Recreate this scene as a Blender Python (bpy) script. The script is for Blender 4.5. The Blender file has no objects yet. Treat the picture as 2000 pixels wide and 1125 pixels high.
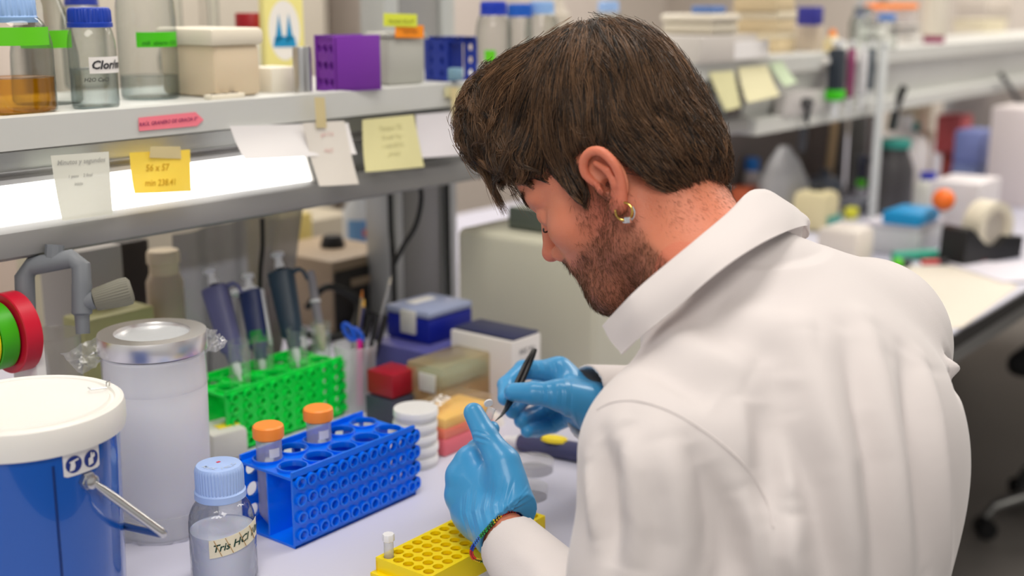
import bpy, bmesh, math, random
import numpy as np
import openvdb as vdb
from mathutils import Vector, Matrix
from mathutils.bvhtree import BVHTree
random.seed(7); rng = np.random.default_rng(7)
S = bpy.context.scene
COL = S.collection
PI = math.pi
R_ = math.radians

# ---------------------------------------------------------------- camera
FPX = 2400.0
PITCH = math.atan(562.5 / FPX)
CAM = Vector((0, 0, 1.33))
HD = Vector((math.cos(R_(38.2)), math.sin(R_(38.2)), 0))
RT = Vector((HD.y, -HD.x, 0))
FW = HD * math.cos(PITCH) - Vector((0, 0, 1)) * math.sin(PITCH)
DN = -HD * math.sin(PITCH) - Vector((0, 0, 1)) * math.cos(PITCH)
cam = bpy.data.cameras.new('camera')
cam.sensor_width = 36.0
cam.lens = 36.0 * FPX / 2000.0
cam.clip_start = 0.05
cam.dof.use_dof = True
cam.dof.focus_distance = 1.22
cam.dof.aperture_fstop = 2.8
camo = bpy.data.objects.new('camera', cam)
COL.objects.link(camo)
rm = Matrix((RT, -DN, -FW)).transposed().to_4x4()
camo.matrix_world = Matrix.Translation(CAM) @ rm
S.camera = camo
S.cycles.transparent_max_bounces = 24
S.view_settings.view_transform = 'Standard'
S.view_settings.look = 'None'
S.view_settings.exposure = 0.32
S.view_settings.gamma = 1.0
S.view_settings.use_curve_mapping = False

# ---------------------------------------------------------------- world and ceiling lamps
W = bpy.data.worlds.new('world'); S.world = W
W.use_nodes = True
W.node_tree.nodes['Background'].inputs[0].default_value = (1.0, 0.97, 0.93, 1)
W.node_tree.nodes['Background'].inputs[1].default_value = 0.42
def area(name, loc, sx, sy, power, col=(1, .95, .88), rot=(0, 0, 0)):
    l = bpy.data.lights.new(name, 'AREA'); l.shape = 'RECTANGLE'; l.size = sx; l.size_y = sy
    l.energy = power; l.color = col
    o = bpy.data.objects.new(name, l); COL.objects.link(o); o.location = loc; o.rotation_euler = rot
    return o
area('ceiling_lamp_light', (0.9, 0.75, 2.62), 1.3, 0.5, 16)
area('ceiling_lamp_light', (3.2, 0.4, 2.62), 1.4, 0.6, 26)
area('ceiling_lamp_light', (2.2, 2.6, 2.62), 3.6, 0.6, 50)
area('ceiling_lamp_light', (-0.9, -0.5, 2.62), 1.6, 1.0, 36)
area('ceiling_lamp_light', (5.6, 1.2, 2.62), 1.2, 2.4, 50)

# ---------------------------------------------------------------- point helpers (photograph frame -> place in the room)
def ray(u, v): return FW + RT * ((u - 1000) / FPX) + DN * ((v - 562.5) / FPX)
def at(u, v, t): return CAM + ray(u, v) * t
def onz(u, v, z):
    d = ray(u, v); return CAM + d * ((z - CAM.z) / d.z)
def ony(u, v, y):
    d = ray(u, v); return CAM + d * ((y - CAM.y) / d.y)
def onx(u, v, x):
    d = ray(u, v); return CAM + d * ((x - CAM.x) / d.x)
def dep(P): return (Vector(P) - CAM).dot(FW)

# ---------------------------------------------------------------- materials
MATS = {}
def lin(c):
    return tuple(((x / 255.0) / 12.92 if x / 255.0 <= .04045 else ((x / 255.0 + .055) / 1.055) ** 2.4) for x in c)
def mat(name, rgb=(200, 200, 200), rough=.5, metal=0., spec=.5, bump=0., bscale=60., var=0., vscale=8., trans=0., alpha=1., sss=0., coat=0., emis=0., ior=1.45, sheen=0.):
    if name in MATS: return MATS[name]
    m = bpy.data.materials.new(name); m.use_nodes = True; MATS[name] = m
    nt = m.node_tree; b = nt.nodes['Principled BSDF']
    c = lin(rgb)
    b.inputs['Base Color'].default_value = (*c, 1)
    b.inputs['Roughness'].default_value = rough
    b.inputs['Metallic'].default_value = metal
    b.inputs['Specular IOR Level'].default_value = spec
    b.inputs['Transmission Weight'].default_value = trans
    b.inputs['IOR'].default_value = ior
    b.inputs['Alpha'].default_value = alpha
    b.inputs['Coat Weight'].default_value = coat
    b.inputs['Sheen Weight'].default_value = sheen
    if sss:
        b.inputs['Subsurface Weight'].default_value = sss
        b.inputs['Subsurface Radius'].default_value = (.010, .004, .002)
        b.inputs['Subsurface Scale'].default_value = 1.0
    if emis:
        b.inputs['Emission Color'].default_value = (*c, 1)
        b.inputs['Emission Strength'].default_value = emis
    tc = nt.nodes.new('ShaderNodeTexCoord')
    n = nt.nodes.new('ShaderNodeTexNoise'); n.inputs['Scale'].default_value = vscale; n.inputs['Detail'].default_value = 4
    nt.links.new(tc.outputs['Object'], n.inputs['Vector'])
    mx = nt.nodes.new('ShaderNodeMix'); mx.data_type = 'RGBA'
    v_ = var if var else .03
    mx.inputs[6].default_value = (*[x * (1 - v_) for x in c], 1)
    mx.inputs[7].default_value = (*[min(1, x * (1 + v_)) for x in c], 1)
    nt.links.new(n.outputs['Fac'], mx.inputs[0])
    nt.links.new(mx.outputs[2], b.inputs['Base Color'])
    if bump:
        n2 = nt.nodes.new('ShaderNodeTexNoise'); n2.inputs['Scale'].default_value = bscale; n2.inputs['Detail'].default_value = 5
        nt.links.new(tc.outputs['Object'], n2.inputs['Vector'])
        bp = nt.nodes.new('ShaderNodeBump'); bp.inputs['Strength'].default_value = bump; bp.inputs['Distance'].default_value = .002
        nt.links.new(n2.outputs['Fac'], bp.inputs['Height']); nt.links.new(bp.outputs[0], b.inputs['Normal'])
    return m
def clear(name, tint=(250, 252, 252), edge=(196, 204, 204), refl=.75, rough=.03, body=0.0, bodyc=(230, 230, 230), bump=0., bscale=20.):
    """thin clear glass or plastic: see-through, glossy at grazing angles, optional milky share"""
    if name in MATS: return MATS[name]
    m = bpy.data.materials.new(name); m.use_nodes = True; MATS[name] = m
    nt = m.node_tree; nt.nodes.clear()
    out = nt.nodes.new('ShaderNodeOutputMaterial')
    tr = nt.nodes.new('ShaderNodeBsdfTransparent')
    lw = nt.nodes.new('ShaderNodeLayerWeight'); lw.inputs[0].default_value = .35
    cm = nt.nodes.new('ShaderNodeMix'); cm.data_type = 'RGBA'
    cm.inputs[6].default_value = (*lin(tint), 1); cm.inputs[7].default_value = (*lin(edge), 1)
    nt.links.new(lw.outputs['Facing'], cm.inputs[0]); nt.links.new(cm.outputs[2], tr.inputs[0])
    gl = nt.nodes.new('ShaderNodeBsdfGlossy'); gl.inputs['Roughness'].default_value = rough
    fr = nt.nodes.new('ShaderNodeLayerWeight'); fr.inputs[0].default_value = .5
    pw_ = nt.nodes.new('ShaderNodeMath'); pw_.operation = 'POWER'; pw_.inputs[1].default_value = 5.0
    nt.links.new(fr.outputs['Facing'], pw_.inputs[0])
    ad_ = nt.nodes.new('ShaderNodeMath'); ad_.operation = 'ADD'; ad_.inputs[1].default_value = .055; ad_.use_clamp = True
    nt.links.new(pw_.outputs[0], ad_.inputs[0])
    if bump:
        tc = nt.nodes.new('ShaderNodeTexCoord'); n2 = nt.nodes.new('ShaderNodeTexNoise'); n2.inputs['Scale'].default_value = bscale
        nt.links.new(tc.outputs['Object'], n2.inputs['Vector'])
        bp = nt.nodes.new('ShaderNodeBump'); bp.inputs['Strength'].default_value = bump; bp.inputs['Distance'].default_value = .01
        nt.links.new(n2.outputs['Fac'], bp.inputs['Height']); nt.links.new(bp.outputs[0], gl.inputs['Normal']); nt.links.new(bp.outputs[0], fr.inputs['Normal'])
    ml = nt.nodes.new('ShaderNodeMath'); ml.operation = 'MULTIPLY'; ml.inputs[1].default_value = refl
    nt.links.new(ad_.outputs[0], ml.inputs[0])
    mx = nt.nodes.new('ShaderNodeMixShader')
    nt.links.new(ml.outputs[0], mx.inputs[0]); 
    last = tr
    if body:
        df = nt.nodes.new('ShaderNodeBsdfDiffuse'); df.inputs[0].default_value = (*lin(bodyc), 1)
        tl = nt.nodes.new('ShaderNodeBsdfTranslucent'); tl.inputs[0].default_value = (*lin(bodyc), 1)
        m0 = nt.nodes.new('ShaderNodeMixShader'); m0.inputs[0].default_value = .45
        nt.links.new(df.outputs[0], m0.inputs[1]); nt.links.new(tl.outputs[0], m0.inputs[2])
        m1 = nt.nodes.new('ShaderNodeMixShader'); m1.inputs[0].default_value = body
        nt.links.new(tr.outputs[0], m1.inputs[1]); nt.links.new(m0.outputs[0], m1.inputs[2]); last = m1
    nt.links.new(last.outputs[0], mx.inputs[1]); nt.links.new(gl.outputs[0], mx.inputs[2])
    nt.links.new(mx.outputs[0], out.inputs[0])
    return m

# ---------------------------------------------------------------- mesh builder
class B:
    def __init__(s): s.v = []; s.f = []
    def add(s, vs, fs, M=None):
        o = len(s.v)
        s.v += [tuple(M @ Vector(p)) if M is not None else tuple(p) for p in vs]
        s.f += [tuple(i + o for i in f) for f in fs]; return s
    def box(s, c, d, bev=0., rz=0., M=None, seg=2):
        bm = bmesh.new(); bmesh.ops.create_cube(bm, size=1)
        for q in bm.verts: q.co = Vector((q.co.x * d[0], q.co.y * d[1], q.co.z * d[2]))
        if bev: bmesh.ops.bevel(bm, geom=bm.edges[:], offset=min(bev, min(d) * .49), segments=seg, affect='EDGES', profile=.5)
        T = Matrix.Translation(c) @ Matrix.Rotation(rz, 4, 'Z')
        if M is not None: T = M @ T
        bm.verts.index_update()
        s.add([q.co for q in bm.verts], [[q.index for q in f.verts] for f in bm.faces], T); bm.free(); return s
    def lathe(s, prof, seg=32, c=(0, 0, 0), M=None, mod=None):
        vs = []; fs = []
        n = len(prof)
        for i in range(seg):
            a = 2 * PI * i / seg
            for j, (r, z) in enumerate(prof):
                rr = r * (mod(a, j) if mod else 1)
                vs.append((c[0] + rr * math.cos(a), c[1] + rr * math.sin(a), c[2] + z))
        for i in range(seg):
            k = (i + 1) % seg
            for j in range(n - 1):
                fs.append((i * n + j, k * n + j, k * n + j + 1, i * n + j + 1))
        if prof[0][0] > 1e-6: fs.append(tuple(i * n for i in range(seg))[::-1]) if s.cap0 else None
        if prof[-1][0] > 1e-6: fs.append(tuple(i * n + n - 1 for i in range(seg))) if s.cap1 else None
        return s.add(vs, fs, M)
    cap0 = cap1 = True
    def tube(s, pts, r, seg=10, caps=True, closed=False, M=None):
        pts = [Vector(p) for p in pts]; n = len(pts)
        rs = r if hasattr(r, '__len__') else [r] * n
        vs = []; fs = []
        nrm = None
        for i, p in enumerate(pts):
            if closed: t = (pts[(i + 1) % n] - pts[i - 1])
            else: t = pts[min(i + 1, n - 1)] - pts[max(i - 1, 0)]
            t.normalize()
            if nrm is None:
                nrm = t.orthogonal().normalized()
            nrm = (nrm - t * nrm.dot(t)).normalized()
            b = t.cross(nrm)
            for k in range(seg):
                a = 2 * PI * k / seg
                vs.append(p + (nrm * math.cos(a) + b * math.sin(a)) * rs[i])
        m = n if closed else n - 1
        for i in range(m):
            for k in range(seg):
                a, b_ = i * seg, ((i + 1) % n) * seg
                fs.append((a + k, a + (k + 1) % seg, b_ + (k + 1) % seg, b_ + k))
        if caps and not closed:
            fs.append(tuple(range(seg))[::-1]); fs.append(tuple((n - 1) * seg + k for k in range(seg)))
        return s.add(vs, fs, M)
    def prism(s, poly, h, M=None):
        """polygon in xy, extruded along z from 0 to h"""
        n = len(poly)
        vs = [(x, y, 0) for x, y in poly] + [(x, y, h) for x, y in poly]
        fs = [tuple(range(n))[::-1], tuple(range(n, 2 * n))] + [(i, (i + 1) % n, n + (i + 1) % n, n + i) for i in range(n)]
        return s.add(vs, fs, M)
    def sheet(s, grid, th=.0004, M=None):
        """grid[i][j] of points -> thin solid sheet"""
        a = len(grid); b = len(grid[0]); G = [[Vector(p) for p in row] for row in grid]
        top = []; bot = []
        for i in range(a):
            for j in range(b):
                du = G[min(i + 1, a - 1)][j] - G[max(i - 1, 0)][j]; dv = G[i][min(j + 1, b - 1)] - G[i][max(j - 1, 0)]
                n = du.cross(dv); n.normalize()
                top.append(G[i][j] + n * th / 2); bot.append(G[i][j] - n * th / 2)
        N = a * b; fs = []
        for i in range(a - 1):
            for j in range(b - 1):
                q = (i * b + j, (i + 1) * b + j, (i + 1) * b + j + 1, i * b + j + 1)
                fs.append(q); fs.append(tuple(N + k for k in q[::-1]))
        ring = [i * b for i in range(a)] + [(a - 1) * b + j for j in range(1, b)] + [i * b + b - 1 for i in range(a - 2, -1, -1)] + [j for j in range(b - 2, 0, -1)]
        m = len(ring)
        for k in range(m):
            p, q = ring[k], ring[(k + 1) % m]; fs.append((q, p, N + p, N + q))
        return s.add(top + bot, fs, M)
    def holes(s, nx, ny, px, py, r, th, M=None, seg=16, collar=0., cw=.0015, mx=0., my=0.):
        """plate in xy centred on 0, nx*ny round through-holes at pitch px,py, thickness th (z 0..th), margins mx,my, raised collars"""
        q = seg // 4
        for ix in range(nx):
            for iy in range(ny):
                cx = (ix - (nx - 1) / 2) * px; cy = (iy - (ny - 1) / 2) * py
                hx, hy = px / 2, py / 2
                inn = []; out = []
                for k in range(seg):
                    a = 2 * PI * (k + .5) / seg
                    ca, sa = math.cos(a), math.sin(a)
                    inn.append((cx + r * ca, cy + r * sa))
                    m_ = min(hx / abs(ca), hy / abs(sa))
                    out.append([cx + m_ * ca, cy + m_ * sa])
                for k4, (sx, sy) in enumerate(((1, 1), (-1, 1), (-1, -1), (1, -1))):
                    pass
                vs = []; fs = []
                for z in (0, th):
                    vs += [(x, y, z) for x, y in inn] + [(x, y, z) for x, y in out]
                for k in range(seg):
                    l = (k + 1) % seg; O = 2 * seg
                    fs.append((k, l, seg + l, seg + k)); fs.append((O + k, O + seg + k, O + seg + l, O + l))
                    fs.append((k, O + k, O + l, l))
                # corners of the cell
                for (sx, sy) in ((1, 1), (-1, 1), (-1, -1), (1, -1)):
                    c0 = (cx + sx * hx, cy + sy * hy)
                    near = sorted(range(seg), key=lambda k: (out[k][0] - c0[0]) ** 2 + (out[k][1] - c0[1]) ** 2)[:2]
                    k0, k1 = sorted(near)
                    if k0 == 0 and k1 == seg - 1: k0, k1 = k1, k0
                    b0 = len(vs); vs += [(c0[0], c0[1], 0), (c0[0], c0[1], th)]
                    fs.append((seg + k0, seg + k1, b0)); fs.append((3 * seg + k1, 3 * seg + k0, b0 + 1))
                s.add(vs, fs, M)
                if collar:
                    vs = []; fs = []
                    for (rr, z) in ((r, 0), (r, th + collar), (r + cw, th + collar), (r + cw, th * .5)):
                        vs += [(cx + rr * math.cos(2 * PI * k / seg), cy + rr * math.sin(2 * PI * k / seg), z) for k in range(seg)]
                    for j in range(3):
                        for k in range(seg):
                            l = (k + 1) % seg; fs.append((j * seg + k, (j + 1) * seg + k, (j + 1) * seg + l, j * seg + l))
                    s.add(vs, fs, M)
        W_, H_ = nx * px, ny * py
        if mx:
            for sx in (-1, 1): s.box((sx * (W_ / 2 + mx / 2), 0, th / 2), (mx, H_ + 2 * my, th), M=M)
        if my:
            for sy in (-1, 1): s.box((0, sy * (H_ / 2 + my / 2), th / 2), (W_, my, th), M=M)
        return s
    def obj(s, name, m, parent=None, smooth=True, ang=35, weld=0.):
        me = bpy.data.meshes.new(name); me.from_pydata(s.v, [], s.f); me.validate()
        bm = bmesh.new(); bm.from_mesh(me)
        if weld: bmesh.ops.remove_doubles(bm, verts=bm.verts, dist=weld)
        bmesh.ops.recalc_face_normals(bm, faces=bm.faces); bm.to_mesh(me); bm.free()
        if smooth:
            me.polygons.foreach_set('use_smooth', [True] * len(me.polygons)); me.set_sharp_from_angle(angle=R_(ang))
        me.materials.append(m)
        o = bpy.data.objects.new(name, me); COL.objects.link(o)
        if parent is not None: o.parent = parent
        return o
def tag(o, label=None, cat=None, group=None, kind=None):
    if label: o['label'] = label
    if cat: o['category'] = cat
    if group: o['group'] = group
    if kind: o['kind'] = kind
    return o
def thing(name, label, cat, loc=(0, 0, 0), rz=0., group=None, rot=None):
    o = bpy.data.objects.new(name, None); COL.objects.link(o); o.location = loc; o.empty_display_size = .02
    o.rotation_euler = rot if rot else (0, 0, rz)
    return tag(o, label, cat, group)
def struct(name, b, m): return tag(b.obj(name, m, smooth=False), kind='structure')
def solo(name, b, m, label, cat, loc=(0, 0, 0), group=None, rot=(0, 0, 0), **k):
    o = b.obj(name, m, **k); o.location = loc; o.rotation_euler = rot
    return tag(o, label, cat, group)
def dup(root, loc=None, label=None, rz=None):
    r = root.copy(); COL.objects.link(r)
    if loc is not None: r.location = loc
    if label: r['label'] = label
    if rz is not None: r.rotation_euler = (0, 0, rz)
    for ch in list(root.children):
        c = ch.copy(); COL.objects.link(c); c.parent = r
        for g in ch.children:
            d = g.copy(); COL.objects.link(d); d.parent = c
    return r
def text_geo(s, size, shear=.25, bold=.012, align='CENTER'):
    cu = bpy.data.curves.new('lettering', 'FONT'); cu.body = s; cu.size = size; cu.shear = shear; cu.offset = bold * size
    cu.align_x = align; cu.align_y = 'CENTER'; cu.resolution_u = 2
    o = bpy.data.objects.new('lettering', cu); COL.objects.link(o)
    bpy.context.view_layer.update()
    me = bpy.data.meshes.new_from_object(o)
    vs = [tuple(q.co) for q in me.vertices]; fs = [tuple(p.vertices) for p in me.polygons]
    bpy.data.objects.remove(o); bpy.data.meshes.remove(me); bpy.data.curves.remove(cu)
    return vs, fs
def text_on(parent, s, size, f, m, name='lettering', **k):
    """lettering whose flat x,y is carried onto a surface by f(x, y) -> point"""
    vs, fs = text_geo(s, size, **k)
    b = B(); b.add([f(x, y) for x, y, z in vs], fs)
    return b.obj(name, m, parent, smooth=False)
ink = mat('ink', (30, 30, 38), .6)
# ================================================================ ROOM
wallm = mat('wall_paint', (214, 205, 196), .8, var=.02)
struct('floor', B().box((2.5, 1.2, -.02), (9, 7, .04)), mat('floor_vinyl', (108, 104, 100), .55, var=.12, vscale=3))
struct('ceiling', B().box((2.5, 1.2, 2.72), (9, 7, .04)), wallm)
struct('wall_back', B().box((2.5, 4.2, 1.35), (9, .08, 2.7)), wallm)
struct('wall_right', B().box((6.9, 1.2, 1.35), (.08, 6, 2.7)), wallm)
benchm = mat('bench_laminate', (196, 196, 212), .38, var=.02, vscale=3)
dark = mat('dark_edge', (34, 32, 32), .5)
alu = mat('aluminium', (186, 188, 186), .38, metal=.25, var=.03)
alud = mat('aluminium_dark', (150, 149, 148), .45, metal=.35)  # darker grey metal of rails, legs and posts
white = mat('white_plastic', (228, 226, 222), .4)
cream = mat('cream_plastic', (226, 219, 200), .45, var=.03)
black = mat('black_plastic', (20, 20, 22), .42)
BX0, BX1 = -.3, 5.2
bench = thing('laboratory_bench', 'long pale lilac-grey laboratory bench top with dark front edge', 'bench', (0, 0, 0))
B().box(((BX0 + BX1) / 2, 1.45, .735), (BX1 - BX0, 1.514, .03), .002).obj('worktop', benchm, bench)
B().box(((BX0 + BX1) / 2, .6915, .732), (BX1 - BX0, .004, .028)).obj('edge_band', dark, bench)
B().box(((BX0 + BX1) / 2, .74, .685), (BX1 - BX0, .03, .055)).obj('frame_rail', alud, bench)
for x in (-.1, 1.75, 3.5, 5.0):
    for y in (.78, 2.12):
        B().box((x, y, .36), (.05, .05, .718)).obj('leg', alud, bench)
B().box((3.4, 1.5, .36), (2.6, .03, .6)).obj('modesty_panel', mat('panel_grey', (96, 92, 90), .6), bench)

# ---- shelf, lamp and uprights over the bench
SY, SZ = 1.218, 1.21
shelf = thing('reagent_shelf', 'long light grey metal shelf full of bottles and boxes above the bench', 'shelf')
shm = mat('shelf_metal', (205, 206, 202), .42, metal=.1)
B().box(((BX0 + 5.2) / 2, SY + .14, SZ - .008), (5.2 - BX0, .28, .016), .001).obj('shelf_board', shm, shelf)
pf = [(0, 0), (0, .034), (.003, .036), (.010, .036), (.010, .003), (.006, 0)]
def extr_x(poly, x0, x1, y0, z0):
    b = B(); M = Matrix(((0, 0, 1, x0), (1, 0, 0, y0), (0, 1, 0, z0), (0, 0, 0, 1)))
    return b.prism(poly, x1 - x0, M)
extr_x(pf, BX0, 5.2, SY - .01, SZ - .034).obj('front_lip', shm, shelf)
lower_x1 = ony(945, 340, SY).x
lamp = thing('shelf_lamp', 'fluorescent lamp trough with glowing white diffuser under the shelf front', 'lamp')
LX1 = ony(586, 300, SY + .025).x
LE = 2.35
# housing: strip under the lip, ridges, lower rail
extr_x([(.016, .092), (.013, .114), (.060, .114), (.060, .0), (.056, .0), (.056, .092)], BX0, LE, SY - .004, 1.058).obj('upper_strip', alu, lamp)
extr_x([(.024, .077), (.020, .083), (.024, .086), (.018, .092), (.040, .092), (.040, .077)], BX0, LE, SY - .01, 1.06).obj('ridge', alud, lamp)
extr_x([(.006, 0), (0, .004), (-.002, .016), (.001, .030), (.010, .036), (.040, .036), (.040, .028), (.034, .020), (.2, .010), (.2, 0)], BX0, LE, SY - .004, 1.058).obj('lower_rail', alud, lamp)
em = bpy.data.materials.new('lamp_diffuser'); em.use_nodes = True; MATS['lamp_diffuser'] = em
b_ = em.node_tree.nodes['Principled BSDF']; b_.inputs['Base Color'].default_value = (.9, .9, .9, 1)
b_.inputs['Emission Color'].default_value = (1, .985, .95, 1); b_.inputs['Emission Strength'].default_value = 2.6
extr_x([(.012, .037), (.028, .077), (.032, .077), (.018, .036)], BX0, LX1, SY - .006, 1.058).obj('diffuser', em, lamp)
B().prism([(.008, .036), (.025, .080), (.034, .080), (.020, .036)], .004, Matrix(((0, 0, 1, LX1), (1, 0, 0, SY - .006), (0, 1, 0, 1.058), (0, 0, 0, 1)))).obj('end_cap', white, lamp)
# second lower trough of the next bay
lamp2 = thing('cable_trough', 'light grey cable trough rail below the shelf in the far bay', 'rail')
extr_x([(0, 0), (0, .03), (.01, .034), (.09, .034), (.09, 0)], LE + .02, 5.2, SY - .01, 1.05).obj('rail', shm, lamp2)
extr_x([(.035, .034), (.012, .122), (.022, .122), (.045, .034)], LE + .02, 5.2, SY - .01, 1.05).obj('back_plate', shm, lamp2)
def column(u0, u1, Y, label, z1=1.868):
    a = ony(u0, 300, Y).x; b = ony(u1, 300, Y).x
    t = thing('shelf_upright', label, 'post', ((a + b) / 2, Y + .03, .75))
    w = b - a
    B().box((0, 0, (z1 - .75) / 2), (w * .55, .05, z1 - .75), .004).obj('post', alud, t)
    for sx in (-1, 1):
        B().box((sx * w * .40, .0, (z1 - .75) / 2), (w * .2, .06, z1 - .75), .004).obj('channel', alu, t)
    return t
column(757, 892, 1.502, 'wide grey metal shelf post with channels behind the beige instrument')
column(1690, 1722, 1.502, 'slim light metal shelf post in the far bay beside hanging pipettes')
column(-160, -60, 1.502, 'metal shelf post beyond the bottles at the left')
up = thing('upper_shelf', 'pale upper shelf high above the bottles', 'shelf')
B().box((2.2, 1.62, 1.88), (5.0, .3, .02)).obj('shelf_board', shm, up)

for u0, u1, lb in ((1706, 1716, 'pale slim post standing in front of the far shelf edge'),):
    a_ = ony(u0, 200, SY - .035).x; b2 = ony(u1, 200, SY - .035).x
    t = thing('shelf_post', lb, 'post', ((a_ + b2) / 2, SY - .045, .75))
    B().box((0, 0, .235), (b2 - a_, .012, .47), .003).obj('post', mat('post_pale', (206, 210, 210), .45), t)
    B().box((0, 0, .475), (b2 - a_ + .004, .016, .010), .002).obj('cap', mat('post_pale'), t)
pm = mat('partition_taupe', (112, 104, 98), .7, var=.06)
for u0, u1, z1, c, lb in ((1395, 1640, 1.12, (116, 106, 100), 'brownish grey partition panel under the far shelf behind the bagged container'), (1845, 2010, 1.12, (150, 142, 138), 'grey partition panel under the shelf at the far right')):
    a_ = ony(u0, 300, 1.60).x; b2 = ony(u1, 300, 1.60).x
    t = thing('partition_panel', lb, 'panel', ((a_ + b2) / 2, 1.60, .75))
    B().box((0, 0, (z1 - .75) / 2), (b2 - a_, .02, z1 - .75), .002).obj('panel', mat('part_%d' % c[0], c, .7, var=.06), t)
    for sx in (-1, 1): B().box((sx * (b2 - a_) / 2, 0, (z1 - .75) / 2), (.03, .03, z1 - .75), .003).obj('frame', alud, t)
# cabinets far behind
cb = mat('cabinet_laminate', (200, 190, 182), .6)
def cabinet(x0, x1, y, z0, z1, label, c=None, d=.4):
    t = thing('wall_cabinet', label, 'cabinet', ((x0 + x1) / 2, y, z0))
    w = x1 - x0
    B().box((0, d / 2, (z1 - z0) / 2), (w, d, z1 - z0), .004).obj('body', c or cb, t)
    for sx in (-1, 1):
        B().box((sx * w / 4, -.008, (z1 - z0) / 2), (w / 2 - .01, .016, z1 - z0 - .02), .003).obj('door', c or cb, t)
    return t
cabinet(-.2, 1.15, 3.5, 0, 1.95, 'tall greyish cabinet far behind the left bottles', mat('cab_grey', (176, 172, 168), .6))
cabinet(1.35, 2.05, 3.5, 0, 2.1, 'tall pinkish beige cabinet far behind the red capped jar', mat('cab_pink', (214, 196, 184), .6))
cabinet(2.15, 3.3, 3.5, 0, 2.1, 'tall beige grey cabinet far behind the purple rack', mat('cab_beige', (186, 178, 164), .6))
cabinet(3.7, 5.2, 3.5, 0, 2.1, 'tall pale cabinet far behind the stacked tubs')

# ================================================================ SHELF GOODS (left bay)
gl = clear('clear_glass', bump=.15, bscale=35)
glf = clear('clear_glass_flask', tint=(248, 250, 249), edge=(176, 184, 182))
def capm(c): return mat('cap_%d_%d_%d' % c, c, .42)
def ring_cap(b, r, h, z, ribs=44, flare=.05):
    prof = [(r * .0001, z + h), (r * .86, z + h), (r * .95, z + h - .0012), (r * .985, z + h - .004), (r, z + h * .30), (r * 1.0, z + h * .26), (r * (1 + flare), z + h * .22), (r * (1 + flare), z), (r * .9, z)]
    def mod(a, j): return 1 + (.022 if math.cos(a * ribs) > 0 else -.012) if 3 <= j <= 4 else 1
    s = b; s.lathe(prof, ribs * 4, mod=mod)
    return s
def bottle_geo(R, H, nr, sh=.62, base=.004):
    """outer profile of a laboratory bottle: radius, total height of glass, neck radius"""
    pr = [(.0001, base * .6), (R * .6, base * .5), (R * .9, 0), (R * .985, .003), (R, .008), (R, H * sh)]
    for k in range(1, 9):
        a = k / 8 * PI / 2
        pr.append((nr * 1.02 + (R - nr * 1.02) * math.cos(a), H * sh + (H * .90 - H * sh) * math.sin(a) ** 1.15))
    pr += [(nr, H * .92), (nr, H)]
    return pr
def bottle(label, P, R, H, nr, cap_c, cap_h, liquid=None, lev=.3, name='laboratory_bottle', sh=.60, group=None, glass=None, cap_r=None, ribs=40):
    t = thing(name, label, 'bottle', P, group=group)
    b = B(); b.cap1 = False; b.lathe(bottle_geo(R, H, nr, sh), 48).obj('glass_body', glass or gl, t)
    if cap_c:
        cr = cap_r or nr * 1.32
        c = B(); ring_cap(c, cr, cap_h, H - cap_h * .72, ribs); c.obj('screw_cap', capm(cap_c), t)
    if liquid:
        pr = [(rr * .965 if rr > .001 else rr, max(z, .003)) for rr, z in bottle_geo(R, H, nr, sh) if z < lev * H]
        # radius at the level
        full = bottle_geo(R, H, nr, sh); rl = R
        for (r0, z0), (r1, z1) in zip(full, full[1:]):
            if z0 <= lev * H <= z1 and z1 > z0: rl = r0 + (r1 - r0) * (lev * H - z0) / (z1 - z0)
        pr += [(rl * .965, lev * H), (rl * .9, lev * H - .0006), (.0001, lev * H - .0006)]
        B().lathe(pr, 48).obj('liquid', liquid, t)
    return t
def cyl_label(t, R, H0, H1, a0, a1, m, name='label_strip', n=14, lift=.0006, skew=0.):
    """strip round a cylinder from angle a0 to a1 (radians, world direction)"""
    g = []
    for i in range(n):
        a = a0 + (a1 - a0) * i / (n - 1); rr = R(0) + lift if callable(R) else R + lift
        sk = skew * (i / (n - 1) - .5)
        g.append([(rr * math.cos(a), rr * math.sin(a), H0 + sk), (rr * math.cos(a), rr * math.sin(a), (H0 + H1) / 2 + sk), (rr * math.cos(a), rr * math.sin(a), H1 + sk)])
    return B().sheet(g, .0003).obj(name, m, t)
def toward(P):   # angle from a thing towards the camera
    return math.atan2(CAM.y - P[1], CAM.x - P[0])
greent = mat('green_tape', (98, 205, 20), .5)
amber = clear('amber_liquid', tint=(250, 214, 110), edge=(214, 160, 40), body=.22, bodyc=(224, 168, 20))
water = clear('water', tint=(238, 242, 242), edge=(190, 200, 202))
def curve_text(t, P, s, size, R, zc, da=0., m=ink, **k):
    a0 = toward(P) + da
    return text_on(t, s, size, lambda x, y: ((R + .0012) * math.cos(a0 + x / R), (R + .0012) * math.sin(a0 + x / R), zc + y), m, **k)

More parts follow.
